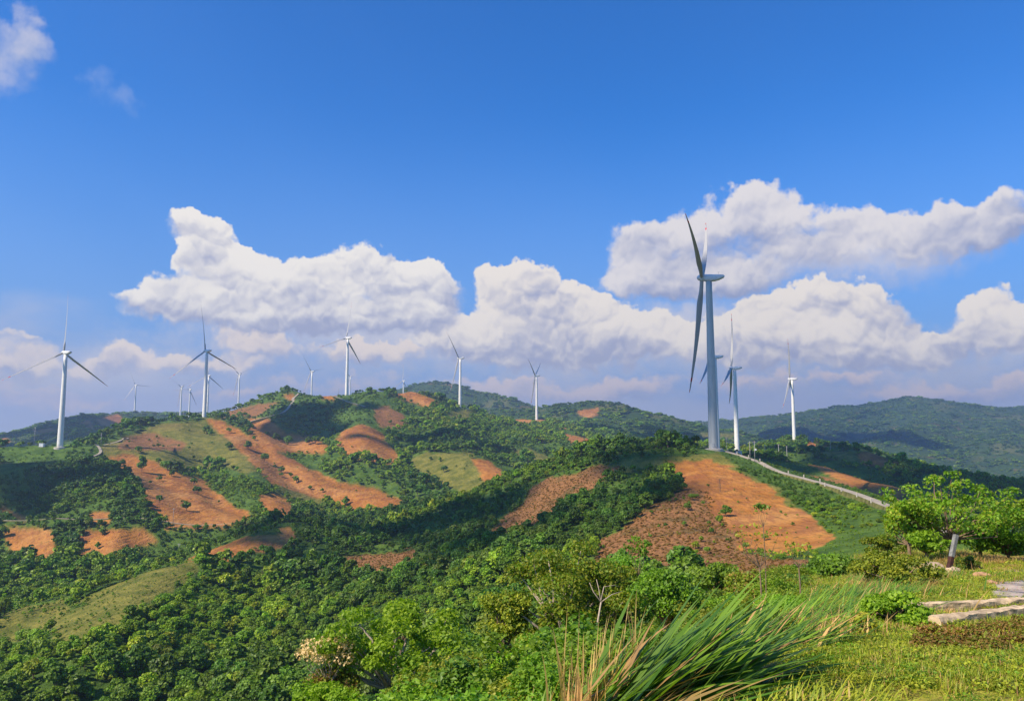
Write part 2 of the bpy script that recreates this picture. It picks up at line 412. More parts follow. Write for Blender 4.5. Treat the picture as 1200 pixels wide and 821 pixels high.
def to_px(V):
    x, y, z = V[:, 0], V[:, 1], V[:, 2]
    c, s = math.cos(PITCH), math.sin(PITCH)
    dep = y*c+z*s; up = -y*s+z*c
    dep = np.where(dep > .05, dep, np.nan)
    return 600+F*x/dep, 410.5-F*up/dep


def inpoly(px, py, poly):
    ins = np.zeros(len(px), bool); n = len(poly)
    for i in range(n):
        x1, y1 = poly[i]; x2, y2 = poly[(i+1) % n]
        c = ((y1 > py) != (y2 > py)) & (px < (x2-x1)*(py-y1)/((y2-y1) if y2 != y1 else 1e-9)+x1)
        ins ^= c
    return ins


# surface patches of the land; outlines given as directions with a depth range, stored on the land itself
ZONES = {
 'soil': [
  ([(238, 489), (262, 492), (300, 515), (350, 543), (400, 565), (440, 573), (470, 587), (466, 601), (420, 603), (385, 588), (340, 572), (318, 566), (298, 546), (275, 522), (252, 503)], 770, 1250),
  ([(112, 537), (150, 531), (200, 550), (237, 563), (262, 585), (292, 603), (300, 613), (240, 619), (192, 619), (178, 600), (160, 567), (135, 548)], 540, 930),
  ([(284, 491), (312, 489), (336, 507), (365, 512), (386, 523), (378, 531), (345, 530), (320, 529), (300, 519)], 980, 1400),
  ([(394, 516), (404, 502), (425, 497), (445, 507), (469, 536), (460, 543), (430, 540), (400, 531)], 850, 1250),
  ([(552, 537), (570, 539), (598, 562), (590, 569), (572, 571), (560, 552)], 700, 1150),
  ([(2, 617), (58, 620), (74, 652), (50, 661), (15, 651)], 430, 570),
  ([(100, 619), (167, 620), (185, 636), (143, 646), (124, 660), (108, 657), (86, 650)], 430, 575),
  ([(104, 600), (124, 600), (130, 613), (100, 614)], 560, 620),
  ([(346, 619), (344, 639), (300, 649), (255, 657), (215, 659), (240, 648), (290, 631)], 350, 520),
  ([(303, 580), (327, 577), (349, 598), (325, 613), (308, 606)], 500, 800),
  ([(783, 541), (830, 538), (865, 549), (905, 573), (950, 607), (982, 631), (955, 650), (870, 645), (852, 612), (838, 592), (815, 581), (792, 578), (789, 560)], 180, 440),
  ([(675, 482), (702, 477), (701, 487), (688, 491)], 1900, 2700), ([(602, 488), (642, 483), (646, 493), (625, 497), (603, 494)], 1600, 2000),
  ([(655, 507), (668, 509), (690, 514), (694, 523), (672, 525)], 900, 1600), ([(458, 461), (485, 458), (514, 470), (505, 476), (480, 471)], 1350, 1600),
  ([(656, 498), (668, 497), (669, 503), (658, 502)], 1200, 1800),
  ([(1003, 531), (1020, 529), (1054, 543), (1030, 548), (1010, 541)], 750, 1000), ([(946, 517), (955, 517), (963, 530), (945, 527)], 800, 1300),
  ([(938, 540), (975, 549), (1010, 559), (1060, 570), (1110, 584), (1110, 592), (1030, 577), (985, 563)], 470, 690),
  ([(0, 513), (12, 513), (10, 520), (0, 520)], 1500, 2400), ([(35, 504), (60, 501), (70, 506), (40, 509)], 1800, 2500), ([(112, 490), (140, 485), (150, 497), (132, 506), (118, 498)], 1900, 2800),
  ([(92, 494), (106, 491), (112, 505), (104, 503)], 1900, 2800), ([(855, 518), (885, 516), (884, 523), (858, 524)], 900, 2000),
  ([(0, 590), (30, 607), (28, 611), (0, 603)], 560, 700), ([(330, 463), (344, 462), (346, 472), (340, 470)], 1400, 1550), ([(375, 463), (395, 462), (392, 468), (380, 468)], 1300, 1500),
 ],
 'brown': [
  ([(795, 576), (820, 580), (840, 590), (855, 612), (875, 648), (950, 655), (900, 690), (800, 700), (680, 668), (700, 630)], 120, 360),
  ([(437, 478), (455, 475), (479, 490), (470, 501), (443, 501)], 1150, 1450), ([(640, 562), (700, 542), (730, 545), (690, 580), (640, 615), (600, 640), (545, 640), (600, 600)], 280, 520),
  ([(147, 511), (180, 507), (218, 520), (210, 528), (135, 527)], 850, 1100), ([(380, 655), (480, 643), (484, 668), (400, 675)], 330, 460),
  ([(180, 600), (240, 590), (292, 604), (300, 613), (192, 618)], 540, 700), ([(940, 555), (985, 562), (1060, 580), (1060, 592), (990, 578), (950, 565)], 420, 640),
  ([(240, 490), (300, 474), (330, 470), (300, 488)], 1300, 1650),
 ],
 'grass': [
  ([(120, 520), (190, 496), (240, 493), (258, 504), (280, 526), (302, 552), (290, 556), (262, 545), (230, 552), (190, 545), (120, 533)], 780, 1250),
  ([(484, 537), (500, 531), (556, 530), (562, 552), (572, 571), (560, 580), (500, 565), (482, 550)], 700, 1150),
  ([(235, 648), (195, 657), (120, 690), (70, 722), (55, 760), (130, 755), (150, 725), (200, 690), (230, 672)], 220, 420),
  ([(0, 715), (40, 708), (90, 697), (75, 720), (40, 745), (0, 752)], 230, 360), ([(700, 545), (745, 535), (780, 536), (784, 548), (740, 553)], 380, 460),
  ([(770, 532), (840, 531), (860, 541), (930, 585), (960, 605), (900, 575), (850, 545), (780, 543)], 280, 460),
  ([(526, 484), (548, 479), (556, 492), (540, 496), (524, 492)], 1300, 1600), ([(600, 527), (615, 540), (640, 545), (650, 538), (620, 525)], 900, 1500),
  ([(955, 524), (1000, 530), (1010, 541), (985, 540), (960, 533)], 750, 1250), ([(320, 560), (350, 572), (385, 588), (370, 592), (330, 580)], 700, 900),
  ([(820, 506), (860, 508), (860, 514), (820, 513)], 1500, 3500),
 ],
 'dry': [([(1130, 648), (1215, 640), (1215, 675), (1150, 690)], 20, 46)],
 'gravel': [([(1160, 680), (1180, 668), (1225, 658), (1225, 704), (1168, 700)], 14, 34)],
}


def zone_masks(V, jitter=1.0):
    px, py = to_px(V)
    rr = np.hypot(V[:, 0], V[:, 1])
    jx = fbm(V[:, 0], V[:, 1], 18, 4, 201, .6)*5.0*jitter*np.clip(500/np.maximum(rr, 60), .25, 1.4); jy = fbm(V[:, 0], V[:, 1], 18, 4, 207, .6)*2.8*jitter*np.clip(500/np.maximum(rr, 60), .3, 1.4)
    jx = np.where(rr < 40, jx*.5, jx); jy = np.where(rr < 40, jy*.5, jy)
    px = np.nan_to_num(px+jx, nan=-1e6); py = np.nan_to_num(py+jy, nan=-1e6)
    out = {}
    for k, L in ZONES.items():
        m = np.zeros(len(V), bool)
        for poly, d0, d1 in L:
            m |= inpoly(px, py, poly) & (V[:, 1] > d0) & (V[:, 1] < d1)
        out[k] = m
    return out


def build_terrain():
    az = np.concatenate([np.arange(-180, -42, 3.0), np.arange(-42, 42, .085), np.arange(42, 180, 3.0)])
    ln = [math.log(.5)]
    while math.exp(ln[-1]) < 6300:
        d = math.exp(ln[-1]); ln.append(ln[-1]+(.03 if d < 25 else .012 if d < 130 else .0055 if d < 3500 else .012))
    rad = np.exp(np.array(ln)); na, nr = len(az), len(rad)
    a = np.radians(az)
    Xg = np.outer(rad, np.sin(a)).ravel(); Yg = np.outer(rad, np.cos(a)).ravel()
    Z = height(Xg, Yg)
    V = np.stack([Xg, Yg, Z], 1)
    zm = zone_masks(V)
    idx = np.arange(na*nr).reshape(nr, na); nx = np.roll(idx, -1, 1)
    Fq = np.stack([idx[:-1], nx[:-1], nx[1:], idx[1:]], -1).reshape(-1, 4)[:, ::-1]
    # centre cap
    V = np.vstack([V, [[0, 0, Z[:na].mean()]]]); c = len(V)-1
    tri = np.stack([nx[0], idx[0], np.full(na, c)], -1)[:, ::-1]
    at = {k: np.append(m.astype(np.float32), 0) for k, m in zm.items()}
    # soften zone edges a little
    for k in at:
        q = at[k][:-1].reshape(nr, na); q = (q+np.roll(q, 1, 1)+np.roll(q, -1, 1)+np.roll(q, 1, 0)+np.roll(q, -1, 0))/5; at[k] = np.append(q.ravel(), 0)
    me = np_mesh('ground', V, [Fq, tri], MAT['land'], True, at)
    return tag(obj('ground', me), 'hilly ground of red soil and green slopes running to the horizon', None, None, 'structure')


# ------------------------------------------------------------------ materials
MAT = {}


def new_mat(name):
    m = bpy.data.materials.new(name); m.use_nodes = True; nt = m.node_tree; nt.nodes.clear()
    g = G(nt); o = g.n('ShaderNodeOutputMaterial'); MAT[name] = m
    return m, g, o


def bsdf(g, o, col, rough=.8, spec=.3, bump=None, bstr=.5, bdist=.1, metal=0):
    b = g.n('ShaderNodeBsdfPrincipled'); g.put(b.inputs['Base Color'], col); g.put(b.inputs['Roughness'], rough)
    b.inputs['Specular IOR Level'].default_value = spec; b.inputs['Metallic'].default_value = metal
    if bump is not None:
        bp = g.n('ShaderNodeBump'); g.put(bp.inputs['Height'], bump); bp.inputs['Strength'].default_value = bstr; bp.inputs['Distance'].default_value = bdist
        g.nt.links.new(bp.outputs[0], b.inputs['Normal'])
    g.nt.links.new(b.outputs[0], o.inputs[0])
    return b


def simple(name, col, rough=.7, var=.25, scale=2.0, spec=.3, metal=0, bstr=.3, bdist=.02):
    m, g, o = new_mat(name)
    tc = g.n('ShaderNodeTexCoord').outputs['Object']
    n = g.noise(tc, scale, 6, .6)
    c2 = tuple(max(0, c*(1-var)) for c in col); c3 = tuple(min(1, c*(1+var)) for c in col)
    bsdf(g, o, g.mix(g.ss(n, .3, .7), (*c2, 1), (*c3, 1)), rough, spec, n, bstr, bdist, metal)
    return m


def leaf_mat(name, c1, c2, c3=None, trans=.3, rough=.5, spec=.35, instancer=False, hue=.5):
    """leaf colour varies leaf to leaf ('tint' 0..1 on the mesh) and plant to plant"""
    m, g, o = new_mat(name)
    t = g.attr('tint')
    oi = g.n('ShaderNodeObjectInfo').outputs['Random']
    col = g.mix(t, (*c1, 1), (*c2, 1))
    if c3 is not None: col = g.mix(g.ss(oi, .55, 1.0), col, g.mix(t, (*c3, 1), (*c2, 1)))
    hs = g.n('ShaderNodeHueSaturation'); g.put(hs.inputs['Color'], col)
    g.put(hs.inputs['Value'], g.m('MULTIPLY_ADD', g.m('FRACT', g.m('MULTIPLY', oi, 7.31)), .6, .72))
    g.put(hs.inputs['Hue'], g.m('MULTIPLY_ADD', g.m('FRACT', g.m('MULTIPLY', oi, 3.17)), .03, hue-.015))
    col = hs.outputs[0]
    if instancer:                        # slope-wide species differences, plus cloud shade painted into the leaf colour
        w = g.attr('lush_shade', 'INSTANCER')
        col = g.mix(g.ss(w, 0, 1), g.mix(1, col, (.66, .76, .8, 1), 'MULTIPLY'), g.mix(1, col, (1.55, 1.42, .75, 1), 'MULTIPLY'))
    b = g.n('ShaderNodeBsdfPrincipled'); g.put(b.inputs['Base Color'], col); b.inputs['Roughness'].default_value = rough
    b.inputs['Specular IOR Level'].default_value = spec
    tr = g.n('ShaderNodeBsdfTranslucent'); g.put(tr.inputs[0], g.mix(1, col, (1.1, 1.25, .5, 1), 'MULTIPLY'))
    mx = g.n('ShaderNodeMixShader'); mx.inputs[0].default_value = trans
    g.nt.links.new(b.outputs[0], mx.inputs[1]); g.nt.links.new(tr.outputs[0], mx.inputs[2]); g.nt.links.new(mx.outputs[0], o.inputs[0])
    return m


def make_materials():
    # ---- land
    m, g, o = new_mat('land')
    pos = g.n('ShaderNodeNewGeometry').outputs['Position']
    big = g.noise(pos, .012, 5, .6); mid = g.noise(pos, .09, 6, .62); fin = g.noise(pos, .9, 6, .65); vf = g.noise(pos, 9, 4, .6)
    ss = lambda a, lo=.35, hi=.65: g.ss(a, lo, hi)
    floor_ = g.mix(ss(mid), (.045, .095, .014, 1), (.10, .17, .025, 1)); floor_ = g.mix(g.m('MULTIPLY', ss(fin, .5, .75), .5), floor_, (.10, .10, .035, 1))
    soil = g.mix(ss(mid, .3, .7), (.33, .125, .024, 1), (.49, .215, .048, 1))
    soil = g.mix(g.m('MULTIPLY', ss(fin, .5, .72), .55), soil, (.26, .105, .035, 1))
    soil = g.mix(g.m('MULTIPLY', ss(big, .45, .65), .6), soil, (.52, .27, .09, 1))
    sp_ = g.ss(g.vor(pos, .22, 'F1'), .10, .22); dots = g.m('MULTIPLY', g.m('SUBTRACT', 1, sp_), ss(g.noise(pos, .05, 2), .4, .6))
    soil = g.mix(g.m('MULTIPLY', dots, .8), soil, (.10, .085, .025, 1))
    weeds = g.m('MULTIPLY', ss(g.noise(pos, .22, 5, .7), .56, .66), .55)
    soil = g.mix(weeds, soil, (.17, .13, .035, 1))
    soil = g.mix(g.m('MULTIPLY', ss(g.noise(pos, .035, 5, .7), .48, .62), .6), soil, (.25, .095, .032, 1))
    strv = g.v('MULTIPLY', pos, (.5, .12, 1.4)); rill = g.noise(strv, .5, 4, .6)
    soil = g.mix(g.m('MULTIPLY', ss(rill, .48, .66), .6), soil, (.24, .09, .04, 1))
    brown = g.mix(ss(fin), (.17, .080, .030, 1), (.34, .170, .066, 1)); brown = g.mix(g.m('MULTIPLY', ss(mid, .5, .65), .55), brown, (.045, .062, .018, 1))
    grass = g.mix(ss(mid), (.115, .125, .022, 1), (.25, .22, .045, 1)); grass = g.mix(ss(fin, .42, .75), grass, (.055, .095, .014, 1)); grass = g.mix(g.m('MULTIPLY', ss(big, .5, .7), .4), grass, (.26, .17, .055, 1))
    dry = g.mix(ss(fin), (.38, .27, .08, 1), (.50, .37, .13, 1)); dry = g.mix(ss(vf, .45, .7), dry, (.20, .17, .04, 1))
    gv = g.vor(pos, 26, 'F1', out=1); grv = g.mix(.14, (.40, .30, .20, 1), gv); hsv = g.n('ShaderNodeHueSaturation'); g.put(hsv.inputs['Color'], grv); hsv.inputs['Saturation'].default_value = .75; hsv.inputs['Value'].default_value = 1.0; grv = hsv.outputs[0]
    lawn = g.mix(ss(g.noise(pos, 1.1, 5, .6)), (.20, .22, .024, 1), (.34, .30, .05, 1)); lawn = g.mix(ss(vf, .5, .7), lawn, (.16, .095, .04, 1))
    dist = g.v('LENGTH', pos, out=1)
    c = g.mix(g.ss(dist, 34, 60), lawn, floor_)
    farc = g.mix(ss(mid), (.030, .060, .017, 1), (.055, .095, .024, 1))
    farc = g.mix(g.m('MULTIPLY', ss(g.noise(pos, .006, 5, .6), .52, .64), .75), farc, (.13, .135, .04, 1))
    farc = g.mix(g.m('MULTIPLY', ss(g.noise(g.v('ADD', pos, (900, 0, 0)), .008, 4, .6), .60, .68), .6), farc, (.20, .11, .05, 1))
    c = g.mix(g.ss(dist, 1700, 2400), c, farc)
    c = g.mix(g.attr('grass'), c, grass); c = g.mix(g.attr('brown'), c, brown); c = g.mix(g.attr('soil'), c, soil)
    c = g.mix(g.attr('dry'), c, dry); c = g.mix(g.attr('gravel'), c, grv)
    hgt = g.m('ADD', g.m('MULTIPLY', fin, .5), g.m('MULTIPLY', mid, 3.0)); hgt = g.m('ADD', hgt, g.m('MULTIPLY', rill, 2.2)); hgt = g.m('ADD', hgt, g.m('MULTIPLY', vf, .03))
    bsdf(g, o, c, .95, .1, hgt, .8, 1.0)
    # ---- foliage
    leaf_mat('leaf_forest', (.050, .125, .009), (.17, .29, .018), (.21, .24, .025), .25, instancer=True)
    leaf_mat('leaf_mid', (.050, .125, .009), (.16, .28, .018), (.20, .23, .025), .25)
    leaf_mat('leaf_bright', (.16, .31, .014), (.34, .50, .030), None, .45)
    leaf_mat('leaf_lime', (.22, .40, .012), (.46, .62, .030), None, .45)
    leaf_mat('leaf_fresh', (.10, .22, .012), (.25, .40, .022), None, .42)
    leaf_mat('leaf_olive', (.15, .20, .014), (.36, .40, .030), None, .4)
    leaf_mat('leaf_dark', (.06, .125, .014), (.14, .23, .020), None, .28)
    leaf_mat('leaf_yellow', (.32, .34, .020), (.48, .44, .04), None, .35)
    leaf_mat('blossom', (.55, .40, .16), (.72, .56, .26), None, .3)
    leaf_mat('leaf_red_brown', (.19, .11, .025), (.34, .20, .04), None, .25)
    leaf_mat('blade_green', (.05, .14, .012), (.22, .38, .030), None, .35, .42, .45)
    leaf_mat('blade_dry', (.38, .24, .08), (.60, .38, .13), None, .3)
    leaf_mat('turf', (.20, .27, .018), (.48, .50, .035), None, .35)
    simple('bark', (.22, .15, .095), .9, .4, 6, .2, 0, .7, .03); simple('pale_bark', (.42, .34, .25), .9, .3, 6, .2, 0, .6, .02); simple('deadwood', (.16, .11, .08), .9, .4, 6)
    # ---- turbines
    simple('tower_white', (.80, .78, .70), .35, .05, .25, .5, 0, .02, .01)
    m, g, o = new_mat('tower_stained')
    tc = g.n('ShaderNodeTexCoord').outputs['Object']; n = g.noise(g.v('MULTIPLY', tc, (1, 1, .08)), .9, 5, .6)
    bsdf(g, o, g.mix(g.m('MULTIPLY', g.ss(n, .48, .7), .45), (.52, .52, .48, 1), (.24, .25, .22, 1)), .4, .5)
    simple('nacelle_white', (.72, .72, .70), .4, .08, .6, .5, 0, .02, .01); simple('nacelle_grime', (.28, .28, .26), .5, .4, .8)
    simple('flange', (.42, .43, .42), .5, .1, 2)
    m, g, o = new_mat('blade_paint')
    s = g.attr('span'); b1 = g.m('MULTIPLY', g.ss(s, .865, .868), g.ss(s, .902, .899)); b2 = g.ss(s, .968, .971)
    n = g.noise(g.n('ShaderNodeTexCoord').outputs['Object'], .8, 4)
    bsdf(g, o, g.mix(g.m('ADD', b1, b2, clamp=True), g.mix(n, (.34, .34, .33, 1), (.44, .44, .42, 1)), (.55, .03, .03, 1)), .45, .4)  # shade put into the blade grey, as if turned from the sun
    # ---- built things
    simple('concrete', (.56, .42, .25), .9, .42, 4.5, .2, 0, .8, .03); simple('concrete_pale', (.50, .46, .38), .9, .15, .2, .2); simple('road_surface', (.36, .31, .23), .9, .15, .15, .2)
    simple('rock', (.46, .34, .22), .9, .35, 3, .2, 0, .9, .06); simple('post_white', (.21, .21, .19), .8, .35, 9, .2, 0, .5, .01); simple('post_red', (.060, .026, .020), .8, .4, 9, .2, 0, .5, .01)
    simple('pole_grey', (.34, .33, .31), .8, .15, 1); simple('cabinet_blue', (.50, .55, .56), .5, .08, .5); simple('cabinet_white', (.72, .76, .78), .5, .05, .5); simple('wire', (.3, .3, .3), .6, .1, 1, .4, .6)
    simple('red_earth', (.46, .27, .14), .95, .3, 4, .1, 0, .8, .05)
    m, g, o = new_mat('shade_cloud')
    bsdf(g, o, (.85, .85, .87, 1), 1.0, 0)


make_materials()
ground = build_terrain()

ZMIN = float(min(v.co.z for v in ground.data.vertices)) if False else None
_co = np.empty(len(ground.data.vertices)*3, np.float32); ground.data.vertices.foreach_get('co', _co); ZMIN = float(_co[2::3].min())

# ------------------------------------------------------------------ air: one even haze round the whole place
def build_haze():
    m, g, o = new_mat('haze_air')
    pv = g.n('ShaderNodeVolumePrincipled'); pv.inputs['Color'].default_value = (.48, .62, .90, 1)
    pv.inputs['Density'].default_value = HAZE; pv.inputs['Anisotropy'].default_value = 0.45
    g.nt.links.new(pv.outputs[0], o.inputs['Volume'])
    b = MB(); z0, z1 = ZMIN-1.5, 345; b.box((0, 0, (z0+z1)/2), (12900, 12900, z1-z0))
    tag(b.build('haze', m), 'thin blue haze filling the air over the hills', None, None, 'stuff')


HAZE = 1.45e-4
build_haze()


# ------------------------------------------------------------------ unseen clouds added outside the frame to shade chosen parts of the hills
def build_shade_clouds():
    import bmesh
    rnd = random.Random(5)
    spots = [  # ground point, size across/along, altitude
        ((-425, 690), (75, 75), 1400), ((-75, 470), (75, 70), 1400), ((-10, 350), (40, 45), 1400), ((165, 500), (85, 75), 1450), ((62, 405), (20, 36), 1400), ((60, 330), (20, 30), 1400),
        ((-330, 1270), (95, 150), 1500), ((-110, 1100), (90, 45), 1500), ((470, 900), (170, 200), 1500), 
        ((1250, 3250), (420, 330), 3200), ((-1170, 2080), (210, 260), 1600), ((700, 1900), (300, 300), 2800), ((290, 620), (90, 50), 1400)]
    lab = tag
    for i, ((gx, gy), (sx, sy), alt) in enumerate(spots):
        gz = hz(gx, gy); k = (alt-gz)/SUN_DIR.z
        c = Vector((gx, gy, gz))+SUN_DIR*k
        bm = bmesh.new()
        for j in range(18):
            q = bmesh.ops.create_icosphere(bm, subdivisions=3, radius=1)['verts']
            a = rnd.uniform(0, 6.28); rr = rnd.uniform(.35, 1.15) if j else 0; s = rnd.uniform(.16, .42) if j else .5
            off = Vector((math.cos(a)*rr*sx, math.sin(a)*rr*sy, rnd.uniform(0, .18)*min(sx, sy)))
            for v in q:
                n = v.co.copy(); w = 1+.22*math.sin(n.x*5+j)*math.cos(n.y*6+i)+.1*math.sin(n.z*11+n.x*13)
                v.co = Vector((n.x*sx*s*w, n.y*sy*s*w, max(n.z, -.25)*min(sx, sy)*s*.45*w))+off
        me = bpy.data.meshes.new('shade_cloud'); bm.to_mesh(me); bm.free(); me.materials.append(MAT['shade_cloud'])
        for p in me.polygons: p.use_smooth = True
        o = obj('shade_cloud', me, None, c)
        tag(o, 'unseen cumulus added high overhead to shade the hills', 'shade_cloud', 'added shade clouds out of frame', 'structure')


build_shade_clouds()


# ------------------------------------------------------------------ wind turbines
def blade_mesh(L):
    n, seg = 26, 12; V = []; span = []
    for i in range(n):
        t = i/(n-1); r = 1.3+(L-1.3)*t
        if t < .05: c, th, rd = 2.2, 2.2, 1
        elif t < .22:
            q = (t-.05)/.17; q = q*q*(3-2*q); c = 2.2+(3.4-2.2)*q; th = 2.2+(1.0-2.2)*q; rd = 1-q
        else:
            q = (t-.22)/.78; c = 3.4*(1-q)**.85*.87+.44; th = 1.0*(1-q)*.8+.1; rd = 0
        if t > .98: c *= .5
        tw = R(62+10*(1-t)); bend = -4.2*t*t; sweep = -.6*t*t
        ct, st = math.cos(tw), math.sin(tw)
        for j in range(seg):
            a = 2*math.pi*j/seg; cx = math.cos(a)*c/2+(.12*c*(1-rd)); ty = math.sin(a)*th/2*(1 if rd > .5 else (.55+.45*math.cos(a)))
            # local: x in rotor plane, y along the axis (towards the wind), z along the blade
            V.append((cx*ct-ty*st+sweep, cx*st+ty*ct-bend, r)); span.append(r/L)
    Fq = np.array([(i*seg+j, i*seg+(j+1) % seg, (i+1)*seg+(j+1) % seg, (i+1)*seg+j) for i in range(n-1) for j in range(seg)])
    cap = np.array([[(n-1)*seg+j for j in range(seg)]])
    return np_mesh('blade', V, [Fq, cap], MAT['blade_paint'], True, {'span': np.array(span)})


BLADE = blade_mesh(66.5)
def nacelle_mesh():
    # x along the axis towards the rotor, z up
    st = [(-8.6, .7, .35, 1.25), (-8.0, 1.5, .85, 1.1), (-6.0, 1.9, 1.4, .6), (-3.6, 2.05, 1.8, .15), (0, 2.1, 1.95, 0), (1.9, 2.05, 1.95, 0), (2.6, 1.75, 1.7, 0)]
    seg = 20; V = []
    for x, w, h, dz in st:
        for j in range(seg):
            a = 2*math.pi*j/seg; ca, sa = math.cos(a), math.sin(a); e = .45
            V.append((x, math.copysign(abs(ca)**e, ca)*w, math.copysign(abs(sa)**e, sa)*h+dz))
    Fq = np.array([(i*seg+j, (i+1)*seg+j, (i+1)*seg+(j+1) % seg, i*seg+(j+1) % seg) for i in range(len(st)-1) for j in range(seg)])
    caps = np.array([[seg-1-j for j in range(seg)][::-1], [(len(st)-1)*seg+j for j in range(seg)]])
    return np_mesh('nacelle', V, [Fq, caps], MAT['nacelle_white'], True)
NACELLE = nacelle_mesh()
def hub_mesh():
    seg = 16; st = [(-.2, 1.75), (.4, 1.95), (1.6, 1.95), (2.8, 1.6), (3.6, .95), (4.0, .02)]; V = []
    for x, r in st:
        for j in range(seg): a = 2*math.pi*j/seg; V.append((x, math.cos(a)*r, math.sin(a)*r))
    Fq = np.array([(i*seg+j, (i+1)*seg+j, (i+1)*seg+(j+1) % seg, i*seg+(j+1) % seg) for i in range(len(st)-1) for j in range(seg)])
    return np_mesh('hub', V, [Fq], MAT['nacelle_white'], True)
HUB = hub_mesh()
_vane = MB(); _vane.tube([(0, 0, 0), (0, 0, 1.7)], [.06, .05], 6); _vane.tube([(-.5, 0, 1.6), (.5, 0, 1.6)], [.04, .04], 6); VANE = _vane.mesh('weather_mast', MAT['nacelle_grime'])


def turbine(base, hub, d, phase, axis_az, label, stained=False):
    H = P(*hub, d); B = P(*base, d)
    bx, by = B[0], B[1]; gz = hz(bx, by); zb = min(B[2], gz)-1.5
    # tower stands plumb under the nacelle
    top = Vector((bx, by, H[2]-2.0))
    root = empty('wind_turbine', (bx, by, zb)); tag(root, label, 'wind turbine', 'wind turbines on the hills')
    h = top.z-zb; t = MB(); n = 14; TR = 2.75 if stained else 3.0
    t.tube([(0, 0, h*i/n) for i in range(n+1)], [TR-(TR-TR*.62)*(i/n)**1.05 for i in range(n+1)], 40)
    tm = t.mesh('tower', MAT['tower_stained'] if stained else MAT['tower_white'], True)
    tw = obj('tower', tm, root)
    for q in (.27, .52, .77) if d < 1000 else ():
        f = MB(); f.tube([(0, 0, h*q-.09), (0, 0, h*q+.09)], [TR-TR*.38*q**1.05+.035]*2, 40)
        obj('flange', f.mesh('flange', MAT['flange'] if stained else MAT['tower_white'], True), root)
    if d < 1000:
        fd = MB(); fd.tube([(0, 0, -3), (0, 0, gz-zb+.55), (0, 0, gz-zb+.85)], [TR+2.6, TR+2.6, TR+.9], 32); obj('foundation', fd.mesh('foundation', MAT['concrete_pale']), root)
    if stained:
        dr = MB(); a = R(-165); rr = TR-.04
        dr.box((math.sin(a)*rr, math.cos(a)*rr, (gz-zb)+2.6), (1.1, .25, 2.3), Matrix.Rotation(-a, 3, 'Z'), .05)
        obj('door', dr.mesh('door', MAT['flange']), root)
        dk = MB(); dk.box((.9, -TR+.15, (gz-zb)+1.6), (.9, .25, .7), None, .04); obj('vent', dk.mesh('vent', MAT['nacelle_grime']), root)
    a = R(axis_az); tilt = R(5)
    ax = Vector((math.sin(a)*math.cos(tilt), math.cos(a)*math.cos(tilt), math.sin(tilt)))
    rt = Vector((math.cos(a), -math.sin(a), 0)); up = rt.cross(ax).normalized()*1.0
    if up.z < 0: up = -up
    side = ax.cross(up) if False else up.cross(ax)
    M = Matrix((ax, up.cross(ax), up)).transposed()     # columns: axis, side, up
    na = obj('nacelle', NACELLE, root); na.location = (0, 0, h+1.9); na.rotation_euler = Matrix((ax, up.cross(ax), up)).transposed().to_euler()
    vm = obj('weather_mast', VANE, na); vm.location = (-5.2, 0, 1.9)
    hc = Vector((0, 0, h+1.9))+ax*2.7
    hb = obj('hub', HUB, root); hb.location = hc; hb.rotation_euler = na.rotation_euler
    for k in range(3):
        ph = R(phase+120*k); bd = (up*math.cos(ph)+rt*math.sin(ph)).normalized()
        sx = ax.cross(bd).normalized() if True else None      # in plane
        Mb = Matrix((sx, ax, bd)).transposed()
        if Mb.determinant() < 0: sx = -sx; Mb = Matrix((sx, ax, bd)).transposed()
        b = obj('blade', BLADE, root); b.location = hc+ax*1.1; b.rotation_euler = Mb.to_euler()
    return root


TURB = [
 ((70, 526), (79, 413), 830, 0, -62, 'white turbine at far left on the dark ridge, red bands near its blade tips'),
 ((239, 494), (242.5, 411), 1127, -10, -60, 'white turbine on the grassy knoll at the top of the long orange scar'),
 ((406, 465), (409, 396), 1400, 10, -62, 'tall white turbine on the crest of the central mountain'),
 ((539, 481), (540, 419.5), 1515, -47, -66, 'white turbine on the yellow-green pad right of the mountain crest'),
 ((629, 495), (629.5, 440), 1740, -60, -74, 'white turbine on the bare orange pad in front of the low green ridge'),
 ((864, 533), (862.5, 431), 924, 8, -70, 'sunlit white turbine right of the big grey tower, its whole tower in view'),
 ((931, 518), (928, 444), 1283, -18, -66, 'slim grey-white turbine standing farthest right in front of the blue hills'),
 ((841, 540), (841, 418), 790, 2, -72, 'white turbine mostly hidden behind the big grey tower'),
 ((279, 482), (281, 438), 2300, -52, -62, 'small distant turbine with two raised blades right of the knoll turbine'),
 ((364.5, 478), (365, 435), 2200, -42, -66, 'small distant turbine left of the tall crest turbine, tower behind the crest'),
 ((409.8, 476), (410.5, 441), 2900, 70, -64, 'tiny turbine peeping out just right of the tall crest turbine'),
 ((472.5, 472), (473, 446), 3100, 0, -70, 'tiny turbine above the orange patch on the mountain top'),
 ((157.5, 486), (160, 451), 2750, -28, -60, 'small lone distant turbine between the far left turbine and the knoll turbine'),
 ((211.3, 488), (213, 453), 2500, 62, -60, 'small distant turbine left of the knoll turbine with one blade across its tower'),
 ((221.3, 490), (223, 456), 2700, 25, -60, 'smallest distant turbine close left of the knoll turbine'),
 ((242.5, 492), (244, 440), 2100, 0, -60, 'distant turbine hidden behind the knoll turbine, only its lower blades showing'),
]
for b_, h_, d_, ph_, az_, lb_ in TURB: turbine(b_, h_, d_, ph_, az_, lb_)
turbine((836.5, 536), (836.5, 325.5), 440, 48, -72, 'huge shaded grey turbine nearest the viewer on top of the orange cone hill', True)


